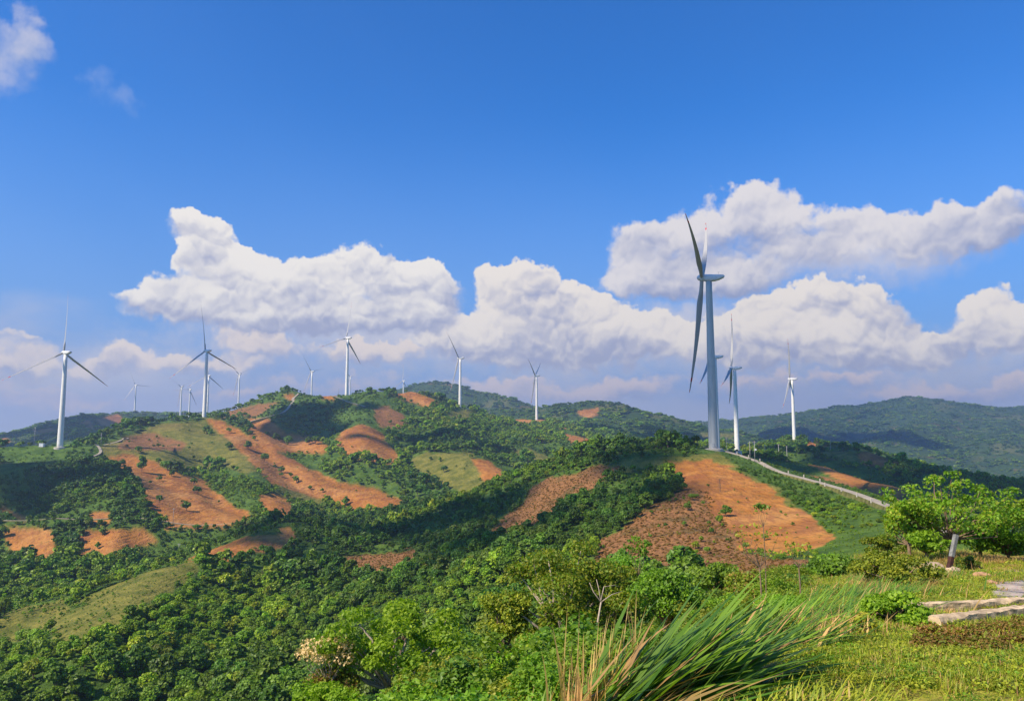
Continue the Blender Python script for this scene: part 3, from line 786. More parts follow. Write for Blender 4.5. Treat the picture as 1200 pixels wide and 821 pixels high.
# ------------------------------------------------------------------ plants: crown and leaf builders
def quads(c, nrm, size, rng, aspect=1.6, fold=.25):
    """leaf-like quads at points c with normals nrm"""
    n = len(c); nrm = nrm/np.maximum(np.linalg.norm(nrm, axis=1, keepdims=True), 1e-6)
    r = rng.normal(size=(n, 3)); t = np.cross(nrm, r); t /= np.maximum(np.linalg.norm(t, axis=1, keepdims=True), 1e-6)
    b = np.cross(nrm, t); s = np.asarray(size).reshape(-1, 1)*np.ones((n, 1))
    l = t*s*aspect*.5; w = b*s*.5; f = nrm*s*fold*.5
    V = np.stack([c-l, c-w*1.0+f, c+l, c+w+f], 1).reshape(-1, 3)
    return V, np.arange(4*n).reshape(-1, 4)


def crown_points(rng, nl, per, rx, rz, lobe, up=.35):
    """leaf positions on uneven lobes spread through a crown"""
    C = []
    while len(C) < nl:
        p = rng.uniform(-1, 1, 3)
        if .30 < np.linalg.norm(p) < 1 and p[2] > -.55: C.append(p)
    C = np.array(C)*[rx, rx, rz]; lr = lobe*rng.uniform(.6, 1.25, nl)
    d = rng.normal(size=(nl, per, 3)); d[..., 2] = d[..., 2]*.8+up; d /= np.linalg.norm(d, axis=2, keepdims=True)
    rad = rng.uniform(.55, 1.05, (nl, per, 1))**.6
    pts = C[:, None]+d*rad*lr[:, None, None]*np.array([1, 1, .72])
    keep = rng.uniform(0, 1, (nl, per)) < rng.uniform(.65, 1, (nl, 1))
    return pts[keep], d[keep], np.broadcast_to(rng.uniform(0, 1, (nl, 1)), (nl, per))[keep]


def tree_kind(seed, lod):
    """unit-size tree (height about 1.25, crown radius about .6): returns crown arrays and trunk MB"""
    rng = np.random.default_rng(seed)
    nl, per, sz = {0: (30, 42, .115), 1: (16, 20, .19), 2: (9, 12, .28)}[lod]
    flat = rng.uniform(.30, .62)
    pts, d, lobe_t = crown_points(rng, nl, per, .42*rng.uniform(.85, 1.15), flat*.75, .20, .45)
    pts[:, 2] += .95-flat*.25
    nrm = d*.75+rng.normal(size=d.shape)*.45+[0, 0, .35]
    V, Fq = quads(pts, nrm, sz*rng.uniform(.6, 1.35, len(pts)), rng, 1.35)
    tint = np.repeat(np.clip(lobe_t*.6+rng.uniform(0, .55, len(pts))-.05, 0, 1), 4)
    t = MB(); lean = rng.uniform(-.08, .08, 2)
    t.tube([(0, 0, -.25), (lean[0]*.5, lean[1]*.5, .35), (lean[0], lean[1], .75)], [.035, .028, .015], 5, False)
    for k in range(4 if lod == 0 else 2):
        a = k*1.6+seed; t.tube([(lean[0]*.6, lean[1]*.6, .42), (math.cos(a)*.28, math.sin(a)*.28, .78)], [.018, .007], 4, False)
    return V, Fq, tint, t


KINDS = []      # per level of detail: crown mesh, trunk mesh, joined mesh
for lod in range(3):
    L_ = []
    for k in range(6 if lod < 2 else 5):
        V, Fq, tint, t = tree_kind(100*lod+k, lod)
        cm = np_mesh('crown', V, Fq, MAT['leaf_mid'], False, {'tint': tint}); tm = t.mesh('trunk', MAT['deadwood'], True)
        TV = np.array(t.V); TF = np.array(t.F[4])+len(V)
        jm = np_mesh('canopy', np.vstack([V, TV]), [Fq, TF], [MAT['leaf_forest'], MAT['deadwood']], False,
                     {'tint': np.concatenate([tint, np.zeros(len(TV))])}, np.concatenate([np.zeros(len(Fq)), np.ones(len(TF))]))
        L_.append((cm, tm, jm))
    KINDS.append(L_)


def scatter_object(name, pts, idx, scl, rot, lush_shade, meshes, label, tilt=None):
    coll = bpy.data.collections.new(name+'_kinds')
    for i, me in enumerate(meshes): coll.objects.link(bpy.data.objects.new('%s_kind_%02d' % (name, i), me))
    me = bpy.data.meshes.new(name); me.vertices.add(len(pts)); me.vertices.foreach_set('co', np.asarray(pts, np.float32).ravel())
    me.attributes.new('idx', 'INT', 'POINT').data.foreach_set('value', np.asarray(idx, np.int32))
    me.attributes.new('scl', 'FLOAT_VECTOR', 'POINT').data.foreach_set('vector', np.asarray(scl, np.float32).ravel())
    e = np.zeros((len(pts), 3), np.float32) if tilt is None else np.asarray(tilt, np.float32).copy(); e[:, 2] = rot
    me.attributes.new('rot', 'FLOAT_VECTOR', 'POINT').data.foreach_set('vector', e.ravel())
    me.attributes.new('lush_shade', 'FLOAT', 'POINT').data.foreach_set('value', np.asarray(lush_shade, np.float32))
    ng = bpy.data.node_groups.new(name, 'GeometryNodeTree')
    ng.interface.new_socket('Geometry', in_out='INPUT', socket_type='NodeSocketGeometry'); ng.interface.new_socket('Geometry', in_out='OUTPUT', socket_type='NodeSocketGeometry')
    N = ng.nodes; gi = N.new('NodeGroupInput'); go = N.new('NodeGroupOutput'); ip = N.new('GeometryNodeInstanceOnPoints'); ci = N.new('GeometryNodeCollectionInfo')
    ci.inputs[0].default_value = coll; ci.inputs['Separate Children'].default_value = True; ci.inputs['Reset Children'].default_value = True
    def at(n, typ):
        a = N.new('GeometryNodeInputNamedAttribute'); a.data_type = typ; a.inputs['Name'].default_value = n; return a.outputs['Attribute']
    lk = ng.links.new; lk(gi.outputs[0], ip.inputs['Points']); lk(ci.outputs[0], ip.inputs['Instance']); ip.inputs['Pick Instance'].default_value = True
    lk(at('idx', 'INT'), ip.inputs['Instance Index']); lk(at('scl', 'FLOAT_VECTOR'), ip.inputs['Scale'])
    er = N.new('FunctionNodeEulerToRotation'); lk(at('rot', 'FLOAT_VECTOR'), er.inputs[0]); lk(er.outputs[0], ip.inputs['Rotation'])
    lk(ip.outputs[0], go.inputs[0])
    o = obj(name, me); md = o.modifiers.new('scatter', 'NODES'); md.node_group = ng
    return tag(o, label, None, None, 'stuff')


ROADS = {  # (points px, py, depth), width
 'right_road': ([(824, 536, 446), (838, 537.5, 445), (850, 539.5, 440), (880, 544, 415), (915, 554, 372), (960, 566, 330), (1000, 578, 290), (1035, 591.5, 250), (1060, 602, 222), (1085, 613, 196), (1125, 632, 150)], 3.3),
 'valley_road': ([(-60, 613, 560), (0, 613, 560), (80, 613, 565), (150, 614, 572), (220, 613.5, 580), (292, 613, 590)], 3.0),
 'left_road': ([(-80, 548, 740), (0, 545, 748), (40, 541, 760), (80, 536, 775), (105, 530, 800), (118, 528, 830), (112, 523.5, 860), (125, 520.5, 900), (150, 514, 980)], 2.6),
 'mountain_road': ([(240, 492, 1180), (290, 487, 1260), (325, 484, 1300), (336, 480, 1330), (345, 474.5, 1390), (343, 470, 1430), (349, 468, 1460)], 4.2),
 'mountain_track': ([(388, 463.5, 1400), (405, 468, 1360), (418, 472, 1320), (428, 475.5, 1290)], 4.0),
 'saddle_road': ([(700, 527.5, 480), (716, 530.5, 465), (740, 532.5, 455), (760, 534, 446)], 3.0),
}


def road_lines():
    out = {}
    for k, (pts, w) in ROADS.items():
        W = np.array([P(*p) for p in pts]); seg = []
        for i in range(len(W)-1):
            p0, p1, p2, p3 = W[max(i-1, 0)], W[i], W[i+1], W[min(i+2, len(W)-1)]
            for t in np.linspace(0, 1, 10, endpoint=False): seg.append(.5*((2*p1)+(-p0+p2)*t+(2*p0-5*p1+4*p2-p3)*t*t+(-p0+3*p1-3*p2+p3)*t**3))
        seg.append(W[-1]); S = np.array(seg); hs = height(S[:, 0], S[:, 1])
        z = S[:, 2]*.35+hs*.65 if k != 'right_road' else np.maximum(S[:, 2], hs)
        for _ in range(3): z[1:-1] = (z[:-2]+z[1:-1]*2+z[2:])/4
        z = np.maximum(z, hs)+.35
        S[:, 2] = z; out[k] = (S, w)
    return out


RL = road_lines()


def build_roads():
    names = {'right_road': 'pale concrete road running down the right of the orange cone hill', 'valley_road': 'thin pale road crossing the left slopes above the orange cuttings', 'left_road': 'pale track bending below the far left turbine',
             'mountain_road': 'grey road climbing to the notch in the mountain crest', 'mountain_track': 'thin dirt track on the mountain crest', 'saddle_road': 'short stretch of pale road left of the cone hill top'}
    for k, (S, w) in RL.items():
        t = np.gradient(S[:, :2], axis=0); t /= np.linalg.norm(t, axis=1, keepdims=True); nrm = np.stack([-t[:, 1], t[:, 0]], 1)
        V = []
        for off, dz in ((-w/2-1.2, -3.5), (-w/2, 0), (0, .05), (w/2, 0), (w/2+1.2, -3.5)): V.append(np.column_stack([S[:, :2]+nrm*off, S[:, 2]+dz]))
        n = len(S); V = np.concatenate(V)
        Fq = np.array([(c*n+i, c*n+i+1, (c+1)*n+i+1, (c+1)*n+i) for c in range(4) for i in range(n-1)])[:, ::-1]
        mi = np.concatenate([np.full(n-1, 1 if c in (0, 3) else 0) for c in range(4)])
        tag(obj('road' if 'track' not in k else 'track', np_mesh('road', V, Fq, [MAT['road_surface'], MAT['soil_bank']], False, None, mi)), names[k], None, None, 'structure')


simple('soil_bank', (.13, .13, .04), .95, .4, .4, .1, 0, .6, .1)
build_roads()


def surf_normal_z(x, y, e=1.5):
    return


SCRUB = [([(820, 520), (900, 530), (1060, 580), (1200, 620), (1200, 660), (960, 680), (960, 620), (860, 552), (820, 541)], 60, 640), ([(280, 474), (345, 460), (430, 461), (470, 478), (430, 540), (380, 515), (300, 500)], 1100, 1500),
         ([(0, 525), (120, 520), (120, 535), (0, 560)], 700, 900), ([(880, 545), (1060, 590), (1060, 560), (930, 540)], 400, 900)]


def build_forest():
    rng = np.random.default_rng(11)
    P_, Z_, SC_, LOD_ = [], [], [], []
    ga = np.radians(np.linspace(-42, 42, 500)); gr = np.exp(np.linspace(math.log(40), math.log(5200), 420))
    gx_ = np.outer(gr, np.sin(ga)); gy_ = np.outer(gr, np.cos(ga)); gh = height(gx_.ravel(), gy_.ravel(), False).reshape(gx_.shape)
    hmax = np.maximum.accumulate((gh-3)/gr[:, None], 0)
    bands = [(52, 330, 2.3, 1.5, 3), (330, 800, 3.7, 2.1, 2), (52, 330, 4.0, 3.1, 0), (330, 800, 4.9, 3.8, 1), (800, 1900, 7.4, 5.6, 2), (1900, 4700, 17, 12, 2)]
    for r0, r1, sp, size, lod in bands:
        area = (r1*r1-r0*r0)*math.tan(R(37)); n = int(area/sp/sp*1.25)
        y = np.sqrt(rng.uniform(r0*r0, r1*r1, n)); x = rng.uniform(-1, 1, n)*y*math.tan(R(37))
        z = height(x, y)
        V = np.stack([x, y, z], 1); zm = zone_masks(V)
        # hidden far behind crests: leave out (generous margin)
        rr = np.hypot(x, y); el = (z+9+rr*.012)/rr
        azi = np.arctan2(x, y)
        ia = np.clip(((azi-ga[0])/(ga[-1]-ga[0])*499).astype(int), 0, 499); ir = np.clip(((np.log(rr*.975)-math.log(40))/(math.log(5200)-math.log(40))*419).astype(int), 0, 419)
        blocked = hmax[ir, ia] > el
        keep = ~blocked
        px, py = to_px(V); dens = np.full(n, .86)
        pat = fbm(x, y, 55, 3, 61)
        dens *= np.clip(1+pat*.8, .35, 1)
        low = sp in (2.3, 3.7); dens[zm['grass']] = .26 if low else .04; dens[zm['brown']] = .05; dens[zm['soil']] = .02 if low else .006 if r1 < 1000 else .02
        sz = size*rng.uniform(.55, 1.4, n)*np.exp(fbm(x, y, 45, 3, 64)*.55)
        sz = np.where(((rr < 150) & (px > 690)) | ((rr < 225) & (px > 830)), np.minimum(sz, 1.5)*.6, sz)
        scr = np.zeros(n, bool)
        for poly, d0, d1 in SCRUB: scr |= inpoly(np.nan_to_num(px, nan=-9e5), np.nan_to_num(py, nan=-9e5), poly) & (y > d0) & (y < d1)
        sz[scr] *= np.where(y[scr] > 1000, .7, .42); dens[scr] *= 1.0
        sz[zm['grass'] | zm['brown']] *= .5; sz[zm['soil']] *= .30 if low else .45
        for S, w in RL.values():
            for q in S[::2]: keep &= (x-q[0])**2+(y-q[1])**2 > (w*.5+ sz*.55+1.0)**2
        for b_, h_, d_, *_ in TURB+[((835, 536), 0, 440)]:
            B = P(*b_, d_); keep &= (x-B[0])**2+(y-B[1])**2 > 14**2
            # keep the towers' feet in view
            keep &= ~((np.abs(x-B[0]*y/B[1]) < 5) & (y < B[1]) & (y > B[1]-45))
        keep &= rng.uniform(0, 1, n) < dens
        keep &= ~((rr < 62) & (x > -2+.1*y))
        P_.append(V[keep]); SC_.append(sz[keep]); LOD_.append(np.full(keep.sum(), lod)); Z_.append(scr[keep])
    V = np.vstack(P_); S = np.concatenate(SC_); L = np.concatenate(LOD_); scr = np.concatenate(Z_)
    x, y = V[:, 0], V[:, 1]
    L[L == 3] = 1
    lush_shade = .45+fbm(x, y, 80, 4, 71)*.75+rng.normal(size=len(V))*.24
    px, py = to_px(V)
    for poly, dd, amt in [([(0, 655), (200, 650), (330, 700), (330, 821), (0, 821)], (120, 520), .55), ([(480, 480), (720, 500), (700, 560), (560, 530)], (900, 1800), .4), ([(0, 530), (190, 540), (200, 612), (0, 612)], (500, 800), -.3),
                          ([(220, 560), (345, 570), (330, 620), (240, 600)], (500, 900), .25), ([(340, 560), (680, 560), (640, 821), (340, 821)], (100, 700), -.22)]:  # negative amounts paint cloud shade into the left forest and valley leaves
        lush_shade += np.where(inpoly(px, py, poly) & (y > dd[0]) & (y < dd[1]), amt, 0)
    # the nearest ones one can see stand as trees of their own
    inframe = (px > 0) & (px < 1200) & (py-S*F/y > 0) & (py-S*F/y*1.1 < 815)
    score = np.where(inframe & (y < 330) & (S > 1.6), S/y, 0); order = np.argsort(-score)[:260]
    order = order[score[order] > 0]
    rest = np.ones(len(V), bool); rest[order] = False
    for n_, i in enumerate(order):
        cm, tm, jm = KINDS[0][rng.integers(6)]
        o = empty('broadleaf_tree', (V[i][0], V[i][1], V[i][2]-.3), rng.uniform(0, 6.28)); s = float(S[i]); o.scale = (s, s, s*rng.uniform(.85, 1.2))
        tag(o, 'leafy green tree in the thick woods on the nearer valley slopes', 'tree', 'trees of the nearer valley woods')
        obj('crown', cm, o); obj('trunk', tm, o)
    V, S, L, lush_shade, scr = V[rest], S[rest], L[rest], lush_shade[rest], scr[rest]
    meshes = []; base = []
    for lod in range(3): base.append(len(meshes)); meshes += [k[2] for k in KINDS[lod]]
    cnt = [6, 6, 5]
    idx = np.array([base[l] for l in L])+np.array([rng.integers(cnt[l]) for l in L])
    sq = np.where(scr, .75, rng.uniform(.8, 1.15, len(V)))
    far = np.hypot(V[:, 0], V[:, 1]) > 1900; sq = np.where(far, .55, sq)
    V = V.copy(); V[:, 2] -= np.where(scr | far, S*.3, S*.12)
    rb = np.random.default_rng(3); nb = 26000; yb = np.sqrt(rb.uniform(120**2, 520**2, nb)); xb = rb.uniform(-.2, .35, nb)*yb; Vb = np.stack([xb, yb, height(xb, yb)-.1], 1); kb = zone_masks(Vb)['brown']; Vb = Vb[kb]
    bm_ = []
    for me0 in [k[0] for k in KINDS[2]]:
        me1 = me0.copy(); me1.materials.clear(); me1.materials.append(MAT['leaf_red_brown']); bm_.append(me1)
    sb = rb.uniform(.3, .9, len(Vb)); Vb[:, 2] -= sb*.4
    scatter_object('dry_scrub', Vb, rb.integers(0, 5, len(Vb)), np.stack([sb*1.2, sb*1.2, sb*.9], 1), rb.uniform(0, 6.28, len(Vb)), np.zeros(len(Vb)), bm_, 'low rusty dead scrub on the burnt brown slopes')
    print('forest', len(V), 'single', len(order))
    scatter_object('forest', V, idx, np.stack([S, S, S*sq], 1), rng.uniform(0, 6.28, len(V)), lush_shade, meshes, 'dense green forest covering the slopes and the valley')


build_forest()


# ------------------------------------------------------------------ finding the ground under a direction
def ground_at(px, py, d0=3, d1=3000):
    y = np.exp(np.arange(math.log(d0), math.log(d1), .004)); r = ray(px, py)
    x = y*r[0]/r[1]; z = y*r[2]/r[1]; h = height(x, y)
    i = np.argmax(h >= z) if (h >= z).any() else len(y)-1
    return np.array((x[i], y[i], h[i]))


def at_depth(px, d):            # ground point in direction px at depth d
    r = ray(px, 515); x = d*r[0]/r[1]
    return np.array((x, d, hz(x, d)))


# ------------------------------------------------------------------ small built things
def build_small_things():
    # marker posts along the concrete road
    spots = [(843.5, 440), (858, 433), (872, 421), (887, 408), (903, 390), (919, 368), (935, 350), (952.6, 334), (970, 318), (989, 298), (1008.6, 278), (1029, 256)]
    S, w = RL['right_road']
    for n, (px, d) in enumerate(spots):
        i = np.argmin(abs(S[:, 1]-d)); q = S[i]; t = S[min(i+1, len(S)-1)]-S[i-1]; t /= np.linalg.norm(t[:2])
        nx = np.array((-t[1], t[0])); nx = nx if nx[1] > 0 else -nx
        b = MB(); b.box((0, 0, .45), (.42, .42, 1.5), None, .06)
        root = empty('guard_post', (q[0]+nx[0]*(w/2+.3), q[1]+nx[1]*(w/2+.3), q[2]-.15)); b.build('shaft', MAT['concrete_pale'], root)
        c = MB(); c.box((0, 0, 1.27), (.34, .34, .14), None, .04); c.build('cap', MAT['concrete'], root)
        tag(root, 'short pale concrete guard post, number %d counting down the road from the big turbine' % (n+1) if n else 'short pale concrete guard post closest to the big turbine', 'guard post', 'guard posts along the road')
    # utility poles
    poles = [((851.4, 538), 440, 19, 'plain grey utility pole just right of the big tower'), ((878.3, 549), 405, 25, 'grey utility pole left of the pair beside the concrete road'),
             ((883.8, 550), 402, 27, 'grey utility pole with a bright lamp box, right of the pair beside the road'), ((912, 537), 700, 17, 'distant pole left of the farthest right turbine'), ((921.5, 536), 720, 14, 'distant pole below the farthest right turbine'),
             ((973, 527), 900, 14, 'distant pole on the low ridge right of the last turbine'),
             ((118.6, 521), 880, 14, 'pole beside the bend of the track below the knoll'), ((315.5, 487), 1300, 13, 'pole left of the road in the mountain notch'), ((395.5, 464), 1400, 9, 'short pole on the crest left of the tall crest turbine'),
             ((207.5, 623), 575, 20, 'pole standing where the valley road meets the orange hillside'), ((215.5, 652), 470, 16, 'pole among the trees below the valley road'), ((40.5, 524), 840, 24, 'pole behind the cabinet left of the far left turbine'),
             ((213.5, 494), 1250, 12, 'pole on the back of the grassy knoll left of its turbine'), ((261, 492), 1250, 14, 'pole beside the road right of the knoll turbine'),
             ((896, 533), 760, 12, 'distant pole between the sunlit turbine and the last turbine')]
    for (px, py), d, hpx, lab in poles:
        p = at_depth(px, d); top = P(px, py-hpx, d)[2]; h = max(top-p[2], hpx*d/F*.9)
        root = empty('utility_pole', (p[0], p[1], p[2]-.5)); r = .16 if d < 600 else .3
        b = MB(); b.tube([(0, 0, 0), (0, 0, h+.5)], [r, r*.65], 8); b.build('pole', MAT['pole_grey'], root, True)
        b = MB(); b.box((0, 0, h-.3), (2.0 if d < 600 else 2.6, .16, .18)); b.build('crossarm', MAT['pole_grey'], root)
        for sx in (-.8, 0, .8):
            b = MB(); b.tube([(sx, 0, h-.2), (sx, 0, h+.15)], [.06, .05], 6); b.build('insulator', MAT['pole_grey'], root)
        if 'lamp box' in lab:
            b = MB(); b.box((.55, -.2, h*.62), (.9, .5, .8), None, .08); b.build('equipment_box', MAT['cabinet_white'], root)
        tag(root, lab, 'utility pole', 'utility poles on the hills')
    # lattice pylons in front of the dome hill
    for (px, py), d, hpx, lab in [((527.5, 482), 2000, 12, 'faint lattice pylon left of the pad turbine in front of the dome hill'), ((557.5, 482), 1900, 11, 'faint lattice pylon just right of the pad turbine'), ((573.5, 485), 1850, 13, 'widest lattice pylon right of the pad turbine')]:
        p = at_depth(px, d); h = max(P(px, py-hpx, d)[2]-p[2], hpx*d/F)
        root = empty('pylon', (p[0], p[1], p[2]-1)); h += 1
        for sx, sy in ((-1, -1), (1, -1), (-1, 1), (1, 1)):
            b = MB(); b.tube([(sx*2.2, sy*2.2, 0), (sx*.35, sy*.35, h)], [.2, .14], 4); b.build('leg', MAT['wire'], root)
        b = MB()
        nst = 7
        for i in range(nst):
            a0 = 2.2-1.85*i/nst; a1 = 2.2-1.85*(i+1)/nst; z0 = h*i/nst; z1 = h*(i+1)/nst
            for q in range(4):
                c0 = [(-1, -1), (1, -1), (1, 1), (-1, 1)][q]; c1 = [(1, -1), (1, 1), (-1, 1), (-1, -1)][q]
                b.tube([(c0[0]*a0, c0[1]*a0, z0), (c1[0]*a1, c1[1]*a1, z1)], [.08, .08], 3); b.tube([(c1[0]*a0, c1[1]*a0, z0), (c0[0]*a1, c0[1]*a1, z1)], [.08, .08], 3)
        b.build('bracing', MAT['wire'], root)
        for zz, ww in ((h*.8, 4.2), (h*.92, 3.2)):
            b = MB(); b.tube([(-ww, 0, zz), (ww, 0, zz)], [.14, .14], 4); b.build('crossarm', MAT['wire'], root)
        tag(root, lab, 'pylon', 'lattice pylons before the dome hill')
    # electrical cabinets
    for (px, d, size, mat, lab) in [(865, 452, (3.2, 2.4, 3.2), 'cabinet_blue', 'pale blue transformer cabinet behind the fence by the big turbine'), (49.5, 830, (4.4, 3, 3.6), 'cabinet_white', 'small white cabinet left of the far left turbine')]:
        p = at_depth(px, d); root = empty('cabinet', (p[0], p[1], p[2]-.3)); x, y, z = size
        b = MB(); b.box((0, 0, z/2+.3), (x, y, z), None, .08); b.build('housing', MAT[mat], root)
        b = MB(); b.box((0, 0, z+.42), (x+.4, y+.4, .22), None, .05); b.build('roof', MAT['concrete_pale'], root)
        for sx in (-.25, .25):
            b = MB(); b.box((sx*x, -y/2-.04, z/2+.25), (x*.44, .06, z*.8), None, .02); b.build('door', MAT[mat], root)
        b = MB(); b.box((0, 0, .12), (x+.7, y+.7, .5)); b.build('plinth', MAT['concrete_pale'], root)
        tag(root, lab, 'cabinet')
    # wire fence round the foot of the big turbine
    line = [at_depth(px, d) for px, d in ((818, 452), (824, 458), (848, 462), (860, 462), (872, 460), (886, 452), (893, 446))]
    root = empty('wire_fence', line[0]); o0 = line[0]; tag(root, 'low wire fence with grey posts behind the foot of the big turbine', 'fence')
    for a, b_ in zip(line[:-1], line[1:]):
        n = max(1, int(np.linalg.norm(b_-a)/2.6))
        for i in range(n):
            q = a+(b_-a)*i/n-o0; q[2] = hz(q[0]+o0[0], q[1]+o0[1])-o0[2]
            m = MB(); m.box((q[0], q[1], q[2]+1.2), (.16, .16, 2.6)); m.build('post', MAT['pole_grey'], root)
        for zz in (.5, 1.1, 1.7, 2.3):
            m = MB(); m.tube([a-o0+(0, 0, zz), b_-o0+(0, 0, zz)], [.03, .03], 4); m.build('wire', MAT['wire'], root)


build_small_things()


# ------------------------------------------------------------------ lone trees and bushes on the bare slopes
def lone_trees():
    rng = np.random.default_rng(77)
    sets = [
     ('on the broad orange hillside above the valley road', 'lone trees on the broad orange hillside',
      [(163, 540, 8, 850), (168, 563, 18, 760), (187, 547, 7, 820), (198, 556, 12, 790), (209, 558, 12, 790), (203, 567, 7, 770), (229, 569, 8, 760), (234, 582, 9, 720), (189, 570, 6, 745), (222, 604, 11, 620), (190, 606, 8, 620), (144, 545, 9, 800)]),
     ('on the long orange scar below the knoll turbine', 'lone trees on the long orange scar',
      [(268, 505, 6, 1060), (291, 532, 9, 980), (311, 542, 10, 940), (323, 543, 5, 930), (331, 545, 7, 925), (331, 551, 5, 905), (342, 548, 6, 910), (349, 554, 8, 890), (365, 566, 5, 860), (379, 570, 5, 850), (407, 585, 10, 800), (298, 512, 5, 1040)]),
     ('on the upper orange patch between the scar and the mountain', 'lone trees on the upper orange patch',
      [(295, 503, 6, 1220), (313, 517, 5, 1180), (329, 520, 6, 1150), (338, 527, 10, 1100), (362, 527, 9, 1080), (370, 527, 10, 1070), (323, 524, 9, 1120)]),
     ('on the grassy face of the knoll', 'lone trees on the grassy knoll', [(241.5, 509, 9, 1060), (247.5, 512, 7, 1050), (269, 536, 9, 950)]),
     ('on the olive green mound in the middle of the valley', 'bushes on the olive green mound',
      [(523, 541, 4, 1000), (534, 541, 5, 1000), (505, 548, 4, 960), (516, 550, 5, 950), (521, 560, 8, 900), (543, 545, 4, 980), (552, 556, 5, 930), (500, 541, 4, 1000)]),
     ('standing on the skyline of the central mountain', 'skyline trees of the central mountain',
      [(334, 462.5, 7, 1490), (432.5, 461.5, 6, 1400), (315, 466, 4, 1500), (444, 462, 4, 1420), (475, 460, 4, 1470), (515, 468, 4, 1490)]),
     ('on the orange cutting under the valley road', 'trees on the orange cuttings', [(11, 636, 10, 520), (49, 650, 6, 500), (58, 617, 8, 548), (122, 640, 7, 520), (126, 624, 10, 545), (36, 658, 5, 490)]),
     ('on the brown and orange flank of the cone hill', 'shrubs on the cone hill flank',
      [(804, 606, 9, 285), (848, 612, 12, 275), (830, 634, 7, 245), (815, 592, 5, 310), (866, 565, 3, 360), (778, 622, 5, 265), (760, 638, 5, 250), (735, 645, 5, 250), (892, 640, 8, 225), (912, 612, 3, 270), (925, 630, 4, 240), (870, 652, 8, 215)]),
    ]
    for where, grp, L in sets:
        for n, (px, py, hp, d) in enumerate(sorted(L)):
            p = at_depth(px, d); s = hp*d/F/1.2*1.15
            cm, tm, jm = KINDS[1 if hp*d/F < 9 and d > 500 else 0][rng.integers(6)]
            tall = (px, py) == (168, 563)
            o = empty('bush' if 'shrub' in grp or 'bush' in grp else 'lone_tree', (p[0], p[1], p[2]-.2*s), rng.uniform(0, 6.28)); o.scale = (s*.62, s*.62, s) if tall else (s*1.05, s*1.05, s)
            k = 'bush' if o.name.startswith('bush') else 'tree'
            ordn = ['leftmost', 'second', 'third', 'fourth', 'fifth', 'sixth', 'seventh', 'eighth', 'ninth', 'tenth', 'eleventh', 'twelfth'][n]
            lab = ('tall narrow dark tree ' if tall else '%s %s from the left ' % (ordn, k) if n else 'leftmost %s ' % k)+where
            tag(o, lab, k, grp)
            obj('crown', cm, o); obj('trunk', tm, o)
    # bare tree on the cone
    p = at_depth(842, 318); root = empty('bare_tree', (p[0], p[1], p[2]-.2)); tag(root, 'leafless dark tree standing alone on the orange cone hill', 'tree')
    b = MB(); b.tube([(0, 0, 0), (.1, 0, 2.6), (-.1, 0, 5.2)], [.16, .11, .04], 6); b.build('trunk', MAT['deadwood'], root)
    b = MB()
    for i in range(16):
        z = 1.6+i*.22; a = i*2.4; l = 1.3-.05*i; b.tube([(0, 0, z), (math.cos(a)*l*.6, math.sin(a)*l*.6, z+.6), (math.cos(a)*l*.8, math.sin(a)*l*.8, z+1.3)], [.06, .04, .015], 4)
    b.build('branches', MAT['deadwood'], root)


lone_trees()


# ------------------------------------------------------------------ near plants
def blades(rng, roots, length, width, az, phi0, bend, tint=None, nst=8, droop=0.0):
    n = len(roots); s = np.linspace(0, 1, nst)
    ph = phi0[:, None]+bend[:, None]*s[None]**1.4
    dl = length[:, None]/(nst-1)
    hx = np.concatenate([np.zeros((n, 1)), np.cumsum(np.sin(ph[:, :-1])*dl, 1)], 1); vz = np.concatenate([np.zeros((n, 1)), np.cumsum(np.cos(ph[:, :-1])*dl, 1)], 1)
    d = np.stack([np.cos(az), np.sin(az)], 1); side = np.stack([-d[:, 1], d[:, 0], rng.uniform(-.5, .5, n)], 1); side /= np.linalg.norm(side, axis=1, keepdims=True)
    wob = np.sin(s[None]*rng.uniform(2, 5, (n, 1))+rng.uniform(0, 6, (n, 1)))*length[:, None]*.015
    C = np.stack([roots[:, 0, None]+d[:, 0, None]*hx-d[:, 1, None]*wob, roots[:, 1, None]+d[:, 1, None]*hx+d[:, 0, None]*wob, roots[:, 2, None]+vz], 2)
    wp = (np.minimum(1, s*6+.45)*(1-s**2.2)+.02)[None]*width[:, None]*.5
    A = C-side[:, None]*wp[..., None]; B = C+side[:, None]*wp[..., None]
    V = np.stack([A, B], 2).reshape(-1, 3)
    base = (np.arange(n)*nst*2)[:, None]+(np.arange(nst-1)*2)[None]
    Fq = np.stack([base, base+1, base+3, base+2], -1).reshape(-1, 4)
    tn = rng.uniform(0, 1, n) if tint is None else tint
    return V, Fq, np.repeat(tn, nst*2)


